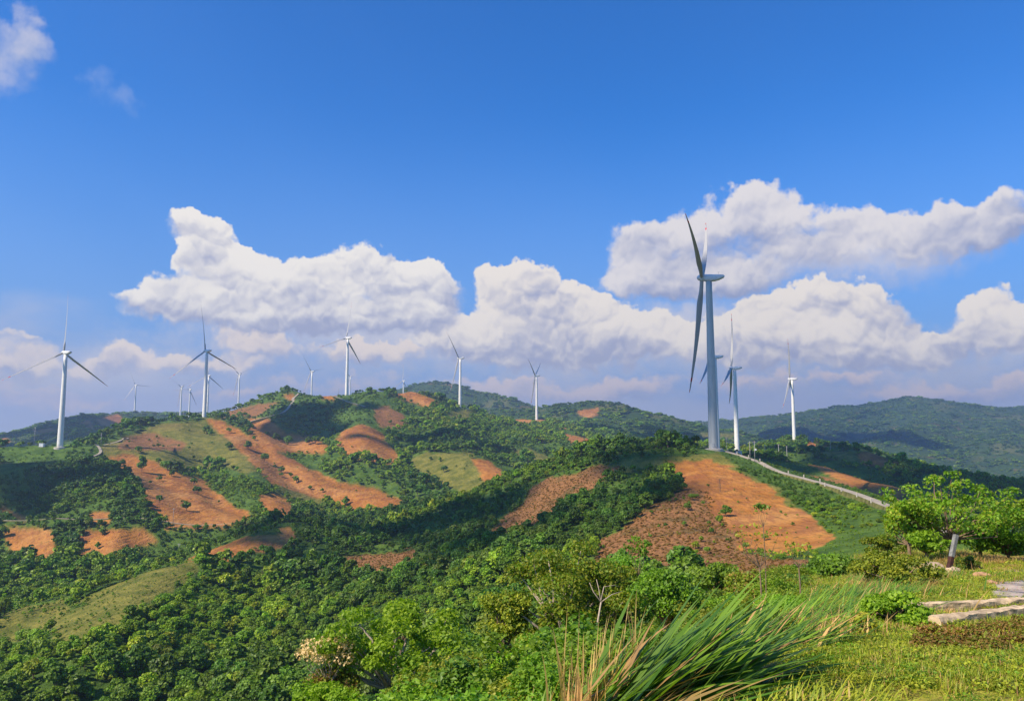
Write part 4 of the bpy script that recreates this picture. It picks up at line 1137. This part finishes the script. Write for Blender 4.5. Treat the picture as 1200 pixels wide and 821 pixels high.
def tall_grass(px, d, n, L, W, spread, az0, azs, phi, bend, label, dry=.12, seed=1, group='clumps of tall grass', name='tall_grass', mat='blade_green', lateral=None):
    rng = np.random.default_rng(seed); c = at_depth(px, d)
    def mk(m, Lk, ph_k):
        r = rng.normal(size=(m, 2))*np.array(spread)*.5; X = c[0]+r[:, 0]; Y = c[1]+r[:, 1]; Z = height(X, Y)-.03
        roots = np.stack([r[:, 0], r[:, 1], Z-c[2]], 1)
        return blades(rng, roots, rng.uniform(L[0], L[1], m)*Lk, rng.uniform(W[0], W[1], m), rng.normal(az0, azs, m), rng.uniform(phi[0], phi[1], m)*ph_k, rng.uniform(bend[0], bend[1], m))
    root = empty(name, c); tag(root, label, 'grass clump', group, 'thing')
    V, Fq, t = mk(n, 1, 1); obj('green_blades', np_mesh('blades', V, Fq, MAT[mat], True, {'tint': t}), root)
    m = int(n*dry)
    if m: V, Fq, t = mk(m, .8, .8); obj('dry_blades', np_mesh('dry_blades', V, Fq, MAT['blade_dry'], True, {'tint': t}), root)
    return root


def rooted_plant(name, label, cat, c, rx, ry, rz, zc, nl, per, lobe, leaf, mat, seed, trunk_mat='bark', trunk_r=.07, group=None, lean=(0, 0), umbrella=False, fill=.3, second=None, aspect=1.5, branches=True):
    """a tree or shrub: forked limbs end in lobes of leaves. c = ground point"""
    rng = np.random.default_rng(seed); root = empty(name, (c[0], c[1], c[2]-.05)); tag(root, label, cat, group); per = int(per*(2.0 if per > 40 else 1.3))
    C = []
    while len(C) < nl:
        p = rng.uniform(-1, 1, 3); q = np.linalg.norm(p)
        if fill < q < 1 and (p[2] > (-.15 if umbrella else -.7)): C.append(p)
    C = np.array(C)*[rx, ry, rz]; C[:, 2] += zc; C[:, 0] += lean[0]; C[:, 1] += lean[1]
    lr = lobe*rng.uniform(.6, 1.3, nl)
    d = rng.normal(size=(nl, per, 3)); d[..., 2] = d[..., 2]*.7+.35; d /= np.linalg.norm(d, axis=2, keepdims=True)
    rad = rng.uniform(.25, 1.0, (nl, per, 1))**.55
    pts = C[:, None]+d*rad*lr[:, None, None]*np.array([1, 1, .62])
    keep = rng.uniform(0, 1, (nl, per)) < rng.uniform(.6, 1, (nl, 1))
    nr = (d*.5+rng.normal(size=d.shape)*.5+[0, 0, .45])[keep]; pt = pts[keep]
    lt = np.broadcast_to(rng.uniform(0, 1, (nl, 1)), (nl, per))[keep]
    V, Fq = quads(pt, nr, leaf*.66*rng.uniform(.5, 1.4, len(pt)), rng, aspect)
    tint = np.repeat(np.clip(lt*.5+rng.uniform(0, .6, len(pt))-.05, 0, 1), 4)
    mi = None; mats = [MAT[mat]]
    if second: mats.append(MAT[second[0]]); mi = (rng.uniform(0, 1, len(Fq)) < second[1]).astype(int)
    obj('foliage', np_mesh('foliage', V, Fq, mats, False, {'tint': tint}, mi), root)
    if branches:
        t = MB(); fork = np.array([lean[0]*.45, lean[1]*.45, max(.12, (zc-rz)*.8+.1)]); t.tube([(0, 0, -.3), fork*.5+[.02, 0, 0], fork], [trunk_r*1.25, trunk_r, trunk_r*.85], 8, False)
        t.build('trunk', MAT[trunk_mat], root, True)
        b = MB()
        for k in range(min(nl, 26)):
            e = C[k]; m = fork+(e-fork)*.5+rng.normal(size=3)*np.linalg.norm(e-fork)*.10-[0, 0, .05]
            b.tube([fork-[0, 0, .03], m, e], [trunk_r*.5, trunk_r*.3, trunk_r*.1], 5, False)
        b.build('branches', MAT[trunk_mat], root, True)
    return root


def plant_px(name, label, cat, px, top, bottom, width, d, leaf, mat, seed, gx=None, **k):
    """crown spanning rows top..bottom and width pixels at depth d, rooted on the ground"""
    c = at_depth(px if gx is None else gx, d); u = d/F
    cx = P(px, 515, d)[0]; zt = P(px, top, d)[2]; zb = P(px, bottom, d)[2]
    zc = (zt+zb)/2-c[2]; rz = (zt-zb)/2; rx = width*u/2
    zc = max(zc, rz*.3)
    lobe = k.pop('lobe', min(rx, rz)*.42); nl = k.pop('nl', 30); per = k.pop('per', 150)
    return rooted_plant(name, label, cat, c, rx-lobe*.7, (rx-lobe*.7)*k.pop('depth', .9), max(rz-lobe*.5, .05), zc, nl, per, lobe, leaf, mat, seed, lean=(cx-c[0], 0), **k)


def near_plants():
    T = plant_px
    T('leafy_tree', 'bright green leafy tree with a pale trunk at the bottom centre left', 'tree', 462, 700, 800, 195, 25, .13, 'leaf_lime', 1, gx=463, nl=44, per=150, trunk_mat='pale_bark', trunk_r=.12, second=('leaf_bright', .4), lobe=.5, fill=.25)
    T('leafy_tree', 'small pointed top of bright green leaves above the bottom left tree', 'tree', 474, 700, 735, 50, 28, .12, 'leaf_lime', 41, nl=12, per=110, lobe=.4, trunk_r=.06)
    T('flowering_tree', 'tree covered in cream blossom left of the bright green tree', 'tree', 392, 738, 782, 80, 24, .085, 'blossom', 2, nl=20, per=42, trunk_mat='pale_bark', trunk_r=.03, lobe=.30, fill=.1)
    T('vine_covered_tree', 'large olive green tree overgrown with creepers at the bottom centre', 'tree', 660, 628, 780, 200, 22, .085, 'leaf_olive', 3, nl=60, per=260, trunk_mat='pale_bark', trunk_r=.13, second=('leaf_fresh', .4), lobe=.5, fill=.4, depth=.8)
    T('leafy_tree', 'fresh green tree leaning right beside the vine covered tree', 'tree', 730, 646, 750, 85, 24, .10, 'leaf_fresh', 4, nl=30, per=170, lobe=.42, trunk_r=.08, second=('leaf_dark', .3))
    T('shrub', 'yellow-olive bush below the left side of the vine covered tree', 'shrub', 590, 680, 760, 70, 22, .09, 'leaf_olive', 5, nl=24, per=170, lobe=.36, second=('leaf_yellow', .25))
    T('shrub', 'bright fresh green bush in front of the vine covered tree', 'shrub', 640, 735, 825, 130, 15, .065, 'leaf_fresh', 6, nl=50, per=170, lobe=.24, second=('leaf_olive', .35), fill=.1)
    T('shrub', 'olive bush with yellow leaves at the bottom edge right of the pale trunk', 'shrub', 545, 762, 835, 120, 19, .075, 'leaf_yellow', 7, nl=34, per=150, lobe=.34, second=('leaf_olive', .6))
    T('shrub', 'brownish bush under the cream blossom tree', 'shrub', 392, 778, 830, 80, 24, .09, 'leaf_red_brown', 8, nl=22, per=140, lobe=.36, second=('leaf_olive', .6))
    T('shrub', 'lime green bush at the bottom edge below the blossom tree', 'shrub', 385, 792, 840, 100, 22, .09, 'leaf_lime', 9, nl=22, per=150, lobe=.34)
    T('shrub', 'yellow-green low bush at the bottom between the two leafy trees', 'shrub', 600, 785, 840, 70, 12, .06, 'leaf_yellow', 10, nl=22, per=170, lobe=.2, second=('leaf_olive', .5))
    T('shrub', 'green bush at the foot of the pale trunk', 'shrub', 490, 785, 840, 80, 21, .08, 'leaf_fresh', 11, nl=24, per=160, lobe=.32, second=('leaf_olive', .4))
    # between the valley and the tall grass
    T('shrub', 'dark green rounded bush in front of the brown slope', 'shrub', 835, 655, 695, 75, 30, .11, 'leaf_dark', 12, nl=26, per=150, lobe=.4, second=('leaf_fresh', .35))
    T('shrub', 'leafy bush left of the tall grass, below the brown slope', 'shrub', 775, 662, 735, 95, 20, .085, 'leaf_fresh', 13, nl=34, per=170, lobe=.36, second=('leaf_dark', .4))
    T('shrub', 'olive bush behind the tall grass tips', 'shrub', 890, 662, 710, 95, 24, .09, 'leaf_olive', 14, nl=30, per=150, lobe=.34, second=('leaf_red_brown', .25))
    T('shrub', 'dense dark green bush at the lower right end of the orange cone', 'shrub', 975, 650, 674, 70, 28, .11, 'leaf_dark', 15, nl=30, per=160, lobe=.42, second=('leaf_fresh', .3))
    T('sapling', 'thin open sapling with sparse yellow-green leaves before the orange slope', 'sapling', 885, 600, 660, 75, 20, .085, 'leaf_olive', 16, nl=11, per=11, lobe=.24, trunk_r=.022, second=('leaf_yellow', .5), fill=.1)
    T('sapling', 'small sapling with few round leaves high before the orange slope', 'sapling', 891, 586, 598, 20, 20, .075, 'leaf_dark', 17, nl=6, per=24, lobe=.13, trunk_r=.012)
    T('sapling', 'sparse yellowish sapling at the foot of the orange slope', 'sapling', 930, 622, 660, 45, 19, .075, 'leaf_olive', 18, nl=8, per=12, lobe=.2, trunk_r=.018, second=('leaf_yellow', .5), fill=.1)
    T('sapling', 'sparse sapling rising above the bushes left of the tall grass', 'sapling', 745, 620, 660, 36, 22, .085, 'leaf_fresh', 19, nl=9, per=30, lobe=.2, trunk_r=.015, fill=.1)
    # right side
    T('spreading_tree', 'spreading bright green tree behind the leaning marker post', 'tree', 1110, 547, 632, 172, 31, .13, 'leaf_fresh', 20, gx=1104, nl=70, per=48, trunk_mat='bark', trunk_r=.065, lobe=.36, second=('leaf_olive', .25), fill=.2)
    T('shrub', 'leafy bush left of the spreading tree, over the end of the road', 'shrub', 1058, 578, 640, 75, 31, .13, 'leaf_fresh', 21, nl=26, per=100, lobe=.4, second=('leaf_olive', .4))
    T('shrub', 'green bush at the foot of the spreading tree', 'shrub', 1095, 604, 645, 70, 34, .12, 'leaf_fresh', 22, nl=28, per=120, lobe=.38, second=('leaf_dark', .3))
    T('shrub', 'thick green hedge-like bush at the right edge behind the dry grass', 'shrub', 1172, 592, 655, 100, 32, .13, 'leaf_bright', 23, nl=46, per=110, lobe=.42, second=('leaf_fresh', .5))
    T('shrub', 'sunny green bush sticking up at the right frame edge', 'shrub', 1202, 570, 620, 44, 31, .12, 'leaf_bright', 24, nl=16, per=90, lobe=.34, second=('leaf_olive', .4))
    T('shrub', 'small dark bush right of the leaning marker post', 'shrub', 1128, 645, 675, 34, 26.5, .07, 'leaf_dark', 25, nl=14, per=90, lobe=.17, second=('leaf_olive', .4))
    T('shrub', 'broad-leaved bright green weed left of the concrete kerbs', 'shrub', 1038, 688, 752, 95, 14, .085, 'leaf_fresh', 26, nl=34, per=95, lobe=.2, second=('leaf_bright', .35), aspect=1.2)
    T('shrub', 'lime green bush at the bottom edge left of the dry stalks', 'shrub', 615, 750, 830, 105, 17, .08, 'leaf_lime', 64, nl=26, per=110, lobe=.28, second=('leaf_fresh', .5))
    T('shrub', 'small yellow-leaved weed among the dead stalks', 'shrub', 1000, 712, 745, 34, 12.5, .09, 'leaf_yellow', 27, nl=8, per=30, lobe=.12, aspect=1.2)
    T('shrub', 'olive green scrub on the bank above the reeds', 'shrub', 1040, 642, 690, 100, 21, .075, 'leaf_olive', 28, nl=34, per=150, lobe=.28, second=('leaf_yellow', .3))
    T('shrub', 'low leafy bush between the marker post and the spreading tree', 'shrub', 1078, 618, 650, 60, 30, .11, 'leaf_fresh', 61, nl=20, per=90, lobe=.3, second=('leaf_bright', .5))
    T('shrub', 'bright bush filling the gap right of the spreading tree trunk', 'shrub', 1140, 600, 648, 70, 33, .12, 'leaf_bright', 62, nl=26, per=90, lobe=.36, second=('leaf_fresh', .5))
    T('shrub', 'olive bush on the far edge of the flat left of the spreading tree', 'shrub', 1030, 622, 655, 70, 36, .12, 'leaf_olive', 63, nl=22, per=90, lobe=.36, second=('leaf_fresh', .5))
    # rusty low plants below the kerbs
    k = 0
    for px, py, w_ in ((1090, 738, 60), (1125, 742, 60), (1158, 735, 60), (1192, 730, 60), (1105, 752, 50), (1142, 755, 55), (1180, 752, 60), (1215, 745, 50), (1075, 752, 40)):
        c = ground_at(px, py+9); T('low_shrub', 'low rusty brown-green plant below the concrete kerbs, '+['far left', 'second along the kerb', 'middle upper', 'right upper', 'left front', 'middle front', 'right front', 'at the frame edge', 'leftmost small'][k]+' one', 'shrub', px, py-15, py+14, w_, c[1], .042, 'leaf_red_brown', 50+k, nl=26, per=100, lobe=.14, second=('leaf_olive', .35), group='rusty plants below the kerbs', trunk_r=.012); k += 1
    # elephant grass swept right by the wind
    G_ = tall_grass
    G_(716, 9.0, 330, (1.1, 2.2), (.058, .115), (.9, .6), R(-2), R(20), (R(34), R(74)), (R(4), R(34)), 'big clump of long green elephant grass bent to the right by the wind', .12, 1)
    G_(712, 8.3, 150, (1.1, 2.1), (.052, .10), (.6, .4), R(-6), R(14), (R(62), R(88)), (R(4), R(24)), 'lower grass blades hanging right at the foot of the big windswept clump', .2, 2)
    G_(770, 9.6, 220, (.9, 1.6), (.050, .095), (1.0, .5), R(-2), R(20), (R(44), R(80)), (R(4), R(30)), 'second long-bladed grass clump directly right of the big windswept one', .12, 3)
    G_(868, 11.5, 170, (.7, 1.3), (.026, .046), (1.0, .6), R(5), R(18), (R(40), R(72)), (R(5), R(35)), 'green grass clump behind the tips of the big windswept clump', .2, 4)
    G_(945, 15, 230, (.5, 1.05), (.018, .034), (1.6, 1.2), R(5), R(22), (R(30), R(68)), (R(5), R(45)), 'fine reed grass left of the scrub bank in front of the dark bush', .15, 5)
    G_(1000, 19, 220, (.4, .8), (.020, .034), (2.0, 1.5), R(8), R(28), (R(25), R(65)), (R(5), R(45)), 'reed grass on the bank left of the marker post', .2, 6)
    G_(1055, 24, 240, (.3, .6), (.018, .03), (2.0, 1.5), R(8), R(30), (R(20), R(60)), (R(5), R(50)), 'yellowing low grass on the bank just left of the white rocks', .5, 7)
    G_(700, 9.6, 48, (.7, 1.4), (.018, .032), (.5, .3), R(20), R(60), (R(2), R(22)), (R(2), R(25)), 'clump of upright dry straw-coloured stalks left of the big windswept grass', 1.0, 8, mat='blade_dry')
    G_(680, 8.6, 56, (.45, .85), (.018, .028), (.2, .2), R(60), R(70), (R(0), R(12)), (R(0), R(12)), 'few dry brown stalks at the bottom edge left of the big grass', .5, 9, mat='blade_dry')
    G_(975, 12.5, 70, (.25, .6), (.014, .026), (.8, .35), R(20), R(60), (R(0), R(25)), (R(0), R(30)), 'row of dead brown reed stumps between the green grass and the weed', .8, 10, mat='blade_dry')
    G_(655, 9.5, 110, (.4, .8), (.020, .036), (.7, .4), R(10), R(60), (R(15), R(60)), (R(10), R(60)), 'short green grass at the bottom edge in front of the fresh green bush', .1, 11)
    G_(925, 8.0, 260, (.22, .45), (.014, .024), (1.2, .6), R(10), R(50), (R(10), R(60)), (R(20), R(70)), 'yellow-green short grass right of the big windswept clump', .25, 12, mat='turf')
    G_(880, 7.6, 200, (.25, .5), (.014, .024), (.9, .4), R(10), R(50), (R(10), R(60)), (R(20), R(70)), 'short bright grass at the bottom edge under the hanging blades', .3, 13, mat='turf')
    # pale dead branch in front of the vine covered tree
    p = at_depth(698, 19.5); root = empty('dead_branch', (p[0], p[1], p[2]-.2)); tag(root, 'pale bare forked branch before the vine covered tree', 'branch')
    z0 = P(698, 762, 19.5)[2]-p[2]+.2; u = 19.5/F; b = MB()
    def Q(px, py, dy=0): return ((px-698)*u, dy, P(698, py, 19.5)[2]-p[2]+.2)
    b.tube([Q(697, 745), Q(698, 728), Q(702, 705)], [.032, .026, .02], 6); b.build('stem', MAT['pale_bark'], root, True)
    for L_ in ([(702, 705), (715, 697), (728, 694)], [(702, 705), (700, 690), (698, 680)], [(702, 703), (706, 688), (718, 687), (726, 690)], [(702, 705), (694, 694), (690, 684)]):
        b = MB(); b.tube([Q(*q, dy=.1*i) for i, q in enumerate(L_)], [.016, .011, .007, .004][:len(L_)], 5); b.build('twig', MAT['pale_bark'], root, True)


near_plants()


# ------------------------------------------------------------------ kerbs, post, rocks
def rough_beam(name, a, b, w, h, mat, label, seed, cat='kerb'):
    a = np.array(a); b = np.array(b); L = np.linalg.norm(b-a); ex = (b-a)/L; ey = np.array((-ex[1], ex[0], 0)); ey /= np.linalg.norm(ey); ez = np.cross(ex, ey)
    n = int(L/.06); prof = []
    k = 6
    for i in range(k): prof.append((-w/2, -h*.9+h*.9*i/k+0))
    for i in range(k+1): prof.append((-w/2+w*i/k, 0))
    for i in range(1, k+1): prof.append((w/2, -h*.9*i/k))
    pr = np.array(prof); m = len(pr); t = np.linspace(0, L, n)
    Tt, Pi = np.meshgrid(t, np.arange(m), indexing='ij'); py_, pz = pr[Pi, 0], pr[Pi, 1]
    d1 = fbm(Tt+seed*10, py_*1.5+pz*2+5, .3, 4, seed, .65)*.012; d2 = fbm(Tt+seed*20, py_*2-pz+9, .22, 4, seed+3, .65)*.011
    chip = np.clip(fbm(Tt+seed*30, Pi*.15, .8, 3, seed+7)-.35, 0, 1)*.10*(abs(abs(py_)-w/2) < .02)
    V = a+ex*Tt[..., None]+ey*(py_+d1)[..., None]+ez*(pz+h*.6+d2-chip)[..., None]; V = V.reshape(-1, 3)
    idx = np.arange(n*m).reshape(n, m); Fq = np.stack([idx[:-1, :-1], idx[1:, :-1], idx[1:, 1:], idx[:-1, 1:]], -1).reshape(-1, 4)[:, ::-1]
    o = obj(name, np_mesh(name, V-a, [Fq, idx[:1, ::-1].copy(), idx[-1:, :].copy()], MAT[mat], False), None, a); return tag(o, label, cat)


def near_built():
    a = ground_at(1062, 716); b = ground_at(1250, 706); rough_beam('concrete_kerb', a, b, .24, .22, 'concrete', 'upper weathered concrete kerb running to the right frame edge', 3)
    a = ground_at(1096, 734); b = ground_at(1250, 713); rough_beam('concrete_kerb', a, b, .22, .24, 'concrete', 'lower diagonal concrete kerb in front of the rusty plants', 8)
    # leaning marker post
    c = ground_at(1110, 672); root = empty('marker_post', c-[0, 0, .1]); tag(root, 'leaning concrete marker post, weathered white above and dark red below', 'post')
    root.rotation_euler = (R(-4), R(21), R(12)); u = c[1]/F; H_ = 50*u
    w = 5.0*u; m = MB(); m.box((0, 0, H_*.22), (w, w, H_*.5), None, .012); m.build('painted_base', MAT['post_red'], root)
    m = MB(); m.box((0, 0, H_*.735), (w*.96, w*.96, H_*.53), None, .014); m.build('shaft', MAT['post_white'], root)
    import bmesh
    def rock(px, py, r, mat, lab, name, seed, sq=.6):
        c = ground_at(px, py); bm = bmesh.new(); bmesh.ops.create_icosphere(bm, subdivisions=4, radius=1); rnd = random.Random(seed); pl = [Vector((rnd.gauss(0, 1), rnd.gauss(0, 1), rnd.gauss(0, .8))).normalized() for _ in range(11)]
        co = np.array([v.co[:] for v in bm.verts]); n1 = fbm(co[:, 0]*2+seed, co[:, 1]*2+co[:, 2], .8, 4, seed)*.13
        for v, q in zip(bm.verts, n1):
            k = 1.0
            for p_ in pl:
                dd = v.co.dot(p_)
                if dd > .72: k = min(k, .72/dd)
            v.co = v.co*(k+q); v.co.z *= sq; v.co *= r
        me = bpy.data.meshes.new(name); bm.to_mesh(me); bm.free(); me.materials.append(MAT[mat])
        tag(obj(name, me, None, c+[0, 0, r*sq*.45], seed), lab, 'rock')
    u = ground_at(1095, 670)[1]/F
    rock(1093, 671, 12*u, 'rock', 'pale boulder left of the marker post', 'boulder', 3, .75); rock(1116, 672, 9*u, 'rock', 'smaller pale boulder half hidden behind the foot of the marker post', 'boulder', 5, .7)
    rock(1150, 677, 9*u, 'red_earth', 'lump of pinkish earth between the post and the gravel', 'earth_lump', 7, .45); rock(1163, 684, 6*u, 'red_earth', 'small earth lump at the edge of the gravel', 'earth_lump', 9, .4)
    rock(1143, 671, 5*u, 'red_earth', 'smallest earth lump farthest back near the dry grass', 'earth_lump', 11, .4)
    rock(1138, 780, .035*ground_at(1138, 780)[1]/9, 'rock', 'fist-sized pale stone lying on the lawn', 'stone', 13, .7); rock(1123, 793, .03, 'red_earth', 'small reddish clod on the lawn below the pale stone', 'stone', 15, .5)


near_built()


# ------------------------------------------------------------------ turf and undergrowth: too many to count
def near_cover():
    rng = np.random.default_rng(5)
    kinds = []
    for k in range(5):          # turf tufts
        n = 34; r = rng.normal(size=(n, 2))*.07; roots = np.column_stack([r, np.full(n, -.01)])
        V, Fq, t = blades(rng, roots, rng.uniform(.04, .12, n), rng.uniform(.006, .012, n), rng.uniform(0, 6.28, n), rng.uniform(R(5), R(60), n), rng.uniform(R(10), R(70), n), nst=4)
        kinds.append(np_mesh('tuft', V, Fq, MAT['turf' if k < 4 else 'blade_dry'], False, {'tint': t}))
    for k in range(3):          # creeping small leaves
        n = 60; c = np.column_stack([rng.normal(size=(n, 2))*.08, rng.uniform(.01, .06, n)]); V, Fq = quads(c, rng.normal(size=(n, 3))*.4+[0, 0, 1], rng.uniform(.012, .03, n), rng, 1.2)
        kinds.append(np_mesh('creeper', V, Fq, MAT[('turf', 'leaf_fresh', 'turf')[k]], False, {'tint': np.repeat(rng.uniform(.1, .9, n), 4)}))
    n = 60000; y = 4+(44-4)*rng.uniform(0, 1, n)**1.5; x = y*rng.uniform(.05, .78, n); z = height(x, y)
    V = np.stack([x, y, z], 1); zm = zone_masks(V); inside = np.maximum((0.3+.36*y-x)/1.06, y-43) < 1.2
    dens = np.full(n, .9); dens[zm['gravel']] = .04; dens[zm['dry']] = .45; pat = fbm(x, y, 1.1, 4, 42); dens *= np.clip(.75+pat*1.5, .08, 1)
    keep = inside & (rng.uniform(0, 1, n) < dens); V = V[keep]; m = len(V)
    s = rng.uniform(.7, 1.5, m)*np.clip(.8+V[:, 1]*.02, .9, 1.4)
    scatter_object('turf', V, (rng.uniform(0, 1, m)**1.0*8).astype(int), np.stack([s, s, s*(.7+.6*rng.uniform(0, 1, m))], 1), rng.uniform(0, 6.28, m), rng.uniform(0, 1, m), kinds, 'short yellow-green turf and creeping weeds on the flat ground at the lower right')
    # undergrowth of the near slope
    kinds = []
    for k in range(7):
        mat = ['leaf_fresh', 'leaf_olive', 'leaf_dark', 'leaf_fresh', 'leaf_olive', 'leaf_mid', 'leaf_bright'][k]; nl, per = 14, 180
        C = rng.uniform(-1, 1, (nl, 3))*[.62, .62, .32]+[0, 0, .35]; d = rng.normal(size=(nl, per, 3)); d[..., 2] += .3; d /= np.linalg.norm(d, axis=2, keepdims=True)
        pt = (C[:, None]+d*.30*rng.uniform(.3, 1, (nl, per, 1))).reshape(-1, 3); V_, F_ = quads(pt, (d*.4+rng.normal(size=d.shape)*.5+[0, 0, .5]).reshape(-1, 3), rng.uniform(.03, .075, len(pt)), rng, 1.5)
        kinds.append(np_mesh('bushlet', V_, F_, MAT[mat], False, {'tint': np.repeat(rng.uniform(0, 1, len(pt)), 4)}))
    for k in range(3):
        n2 = 60; r = rng.normal(size=(n2, 2))*.22; V_, F_, t = blades(rng, np.column_stack([r, np.full(n2, -.03)]), rng.uniform(.4, 1.0, n2), rng.uniform(.015, .028, n2), rng.normal(.1, .5, n2), rng.uniform(R(20), R(65), n2), rng.uniform(R(10), R(70), n2), nst=6)
        kinds.append(np_mesh('weed', V_, F_, MAT['blade_green' if k else 'blade_dry'], False, {'tint': t}))
    n = 5200; y = np.sqrt(rng.uniform(4.5**2, 75**2, n)); x = y*rng.uniform(-.72, .8, n); z = height(x, y)
    edge = np.maximum((0.3+.36*y-x)/1.06, y-43); keep = (edge > .35)
    keep &= ~((y < 9) & (edge < 2.0) & (x > 2.2)); keep &= ~((y < 6) & (x > -2) & (x < 3))
    # scattered patches on the bank behind the turf edge
    x, y, z = x[keep], y[keep], z[keep]; m = len(x); rr = np.hypot(x, y)
    s = rng.uniform(.6, 1.4, m)*np.clip(.35+rr*.045, .45, 2.2)*np.where(x > .24*y, .46, np.where(x > .1*y, .50, 1))
    idx = np.where(rng.uniform(0, 1, m) < .75, rng.integers(0, 7, m), rng.integers(7, 10, m))
    scatter_object('undergrowth', np.stack([x, y, z-.08], 1), idx, np.stack([s, s, s*.9], 1), rng.uniform(0, 6.28, m), rng.uniform(0, 1, m), kinds, 'tangled bushes and weeds covering the slope below the viewpoint')
    # knee-high yellowing grass on the bank at the far edge of the flat
    n = 1500; px = rng.uniform(985, 1150, n); d = rng.uniform(19, 33, n); x = (px-600)/F*d; y = d; z = height(x, y); keep = np.maximum((0.3+.36*y-x)/1.06, y-43) > -3.5
    keep &= ~((px > 1078) & (d < 30)); n3 = 0; V = np.stack([x, y, z-.02], 1)[keep]; m = len(V); s = rng.uniform(.3, .6, m)
    scatter_object('bank_grass', V, rng.integers(7, 10, m), np.stack([s, s, s*.75], 1), rng.uniform(-.6, .6, m), rng.uniform(0, 1, m), kinds, 'knee-high green and straw-coloured grass on the bank round the marker post')


near_cover()


def rough_flat():
    rng = np.random.default_rng(19); kinds = []
    for k in range(6):
        n2 = 46; r = rng.normal(size=(n2, 2))*.16; V_, F_, t = blades(rng, np.column_stack([r, np.full(n2, -.03)]), rng.uniform(.22, .62, n2), rng.uniform(.012, .022, n2), rng.normal(.1, .7, n2), rng.uniform(R(5), R(55), n2), rng.uniform(R(10), R(70), n2), nst=5)
        kinds.append(np_mesh('rough_tuft', V_, F_, MAT['turf' if k < 3 else 'blade_dry' if k < 5 else 'blade_green'], False, {'tint': t}))
    n = 5200; px = rng.uniform(990, 1235, n); d = rng.uniform(26.3, 43.5, n)**1.0; x = (px-600)/F*d; y = d; z = height(x, y)
    V = np.stack([x, y, z-.02], 1); zm = zone_masks(V); keep = ~zm['gravel']; keep &= rng.uniform(0, 1, n) < np.clip(.62+fbm(x, y, 2.2, 3, 88)*1.1, .1, 1)
    V = V[keep]; m = len(V); s = rng.uniform(.5, 1.15, m)*np.where(px[keep] > 1130, .62, 1)
    idx = np.where(px[keep]+rng.normal(size=m)*30 > 1115, rng.integers(3, 5, m), rng.integers(0, 6, m))
    scatter_object('rough_grass', V, idx, np.stack([s, s, s*.8], 1), rng.uniform(0, 6.28, m), rng.uniform(0, 1, m), kinds, 'rough yellowing grass on the far part of the flat under the spreading tree')


rough_flat()
